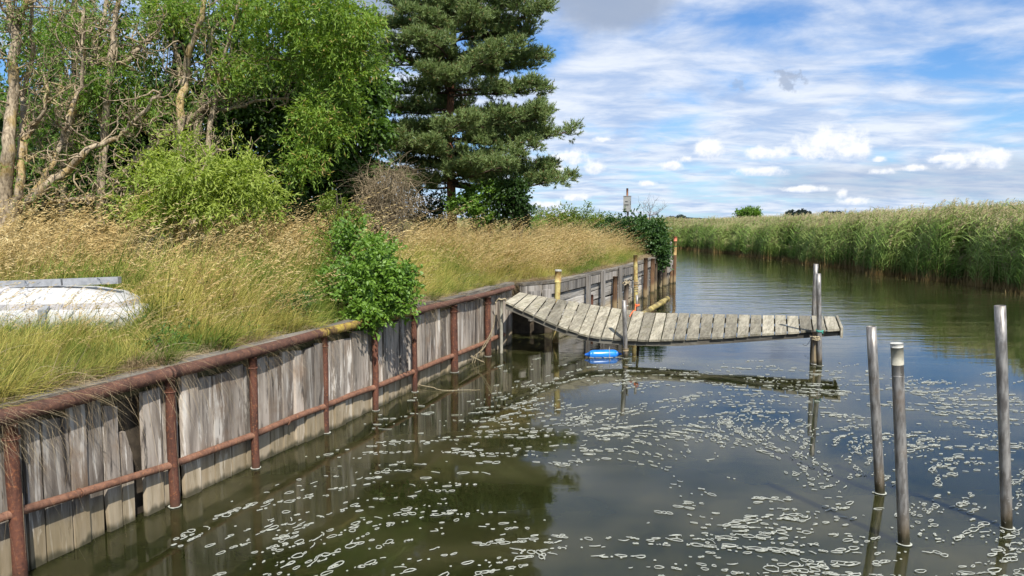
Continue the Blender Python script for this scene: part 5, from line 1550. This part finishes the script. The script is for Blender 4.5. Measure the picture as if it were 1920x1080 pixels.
def streak(cx, cy, L_, th, w):
    n = 7; pts = []; p_ = (cx, cy); t2 = th; cv = random.gauss(0, .12)
    for i in range(n):
        pts.append(p_); t2 += cv + random.gauss(0, .16); p_ = (p_[0] + math.cos(t2) * L_ / n, p_[1] + math.sin(t2) * L_ / n)
    ribbon(pts, w, False)
def flow(x_, y_):
    """local drift direction: along the wall near it, swirling about an eddy by the posts"""
    ex, ey = x_ - 2.3, y_ - 7.0; r2 = ex * ex + ey * ey
    sw = math.atan2(ex, -ey)
    k_ = math.exp(-r2 / 1.6)
    b_ = .55 - .35 * min(max((x_ + 1) / 4, 0), 1) + .5 * math.sin(x_ * .9 + y_ * .7)
    return b_ * (1 - k_) + sw * k_
from mathutils import noise as mnoise
cnt = 0
for _ in range(60000):
    y_ = random.uniform(3.6, 13.0); x_ = random.uniform(-2.6, 7.5)
    if x_ / y_ > .75: continue
    wx = float(bank_x(y_)) + .18
    if x_ < wx: continue
    dw = x_ - wx
    nz = mnoise.noise(Vector((x_ * .8, y_ * .55, 3.1))) + .6 * mnoise.noise(Vector((x_ * 2.4, y_ * 1.6, 9.0)))
    dens = .34 + .9 * nz
    dens *= min(1, .12 + dw / 2.3)
    if y_ > 9.2: dens *= max(0.04, 1 - (y_ - 9.2) / 3.4)
    if x_ > 3.6 and y_ < 5.4: dens *= .5
    if y_ < 5.4: dens *= .7
    if random.random() > dens * .18: continue
    for _c in range(random.choice((1, 1, 1, 2, 3, 4, 6))):
        th = flow(x_, y_) + random.gauss(0, .25)
        u = random.random(); sc_ = random.choice((.35, .5, .65, .8, 1.0)) * random.uniform(.8, 1.1)
        if u < .52:
            r_ = random.uniform(.013, .040) * sc_; ring(x_, y_, r_ * random.uniform(1, 2.1), r_ * random.uniform(.6, 1), th, .0042 * sc_ + .0016)
        elif u < .64:
            r_ = random.uniform(.012, .030) * sc_; px_, py_ = x_, y_; t3 = th
            for _q in range(random.randint(2, 3)):
                ring(px_, py_, r_ * random.uniform(.8, 1.5), r_ * random.uniform(.6, 1.1), t3, .0048)
                px_ += math.cos(t3) * r_ * 2.1; py_ += math.sin(t3) * r_ * 2.1; t3 += random.gauss(0, .5)
        elif u < .84: streak(x_, y_, random.uniform(.03, .13), th, random.uniform(.004, .009))
        else: ring(x_, y_, .006, .005, th, .007)
        cnt += 1
        stp = random.uniform(.05, .13); x_ += math.cos(th) * stp; y_ += math.sin(th) * stp
        if x_ < float(bank_x(y_)) + .15: break
print('foam pieces', cnt)
for (c, r_) in ((b1, .046), (b2, .046), (b3, .045), (bb, .05), (onz(1173.5, 672), .045), *[(p, r + .006) for p, r in zip(posts, prad)]):
    n = 18; pts = [(c.x + math.cos(6.283 * i / n) * r_, c.y + math.sin(6.283 * i / n) * r_) for i in range(n)]; ribbon(pts, .014, True)
for _ in range(26):   # scum at the fender
    streak(fc.x + random.uniform(-.3, .3), fc.y - .09 + random.uniform(-.03, .03), random.uniform(.03, .09), random.gauss(0, .3), .012)
o = np_mesh('foam', np.array(FV), np.array(FF), M['foam'])
sol = o.modifiers.new('thickness', 'SOLIDIFY'); sol.thickness = .004; sol.offset = 1
tag(o, 'white foam rings and streaks drifting on the dark river', 'foam', kind='stuff')
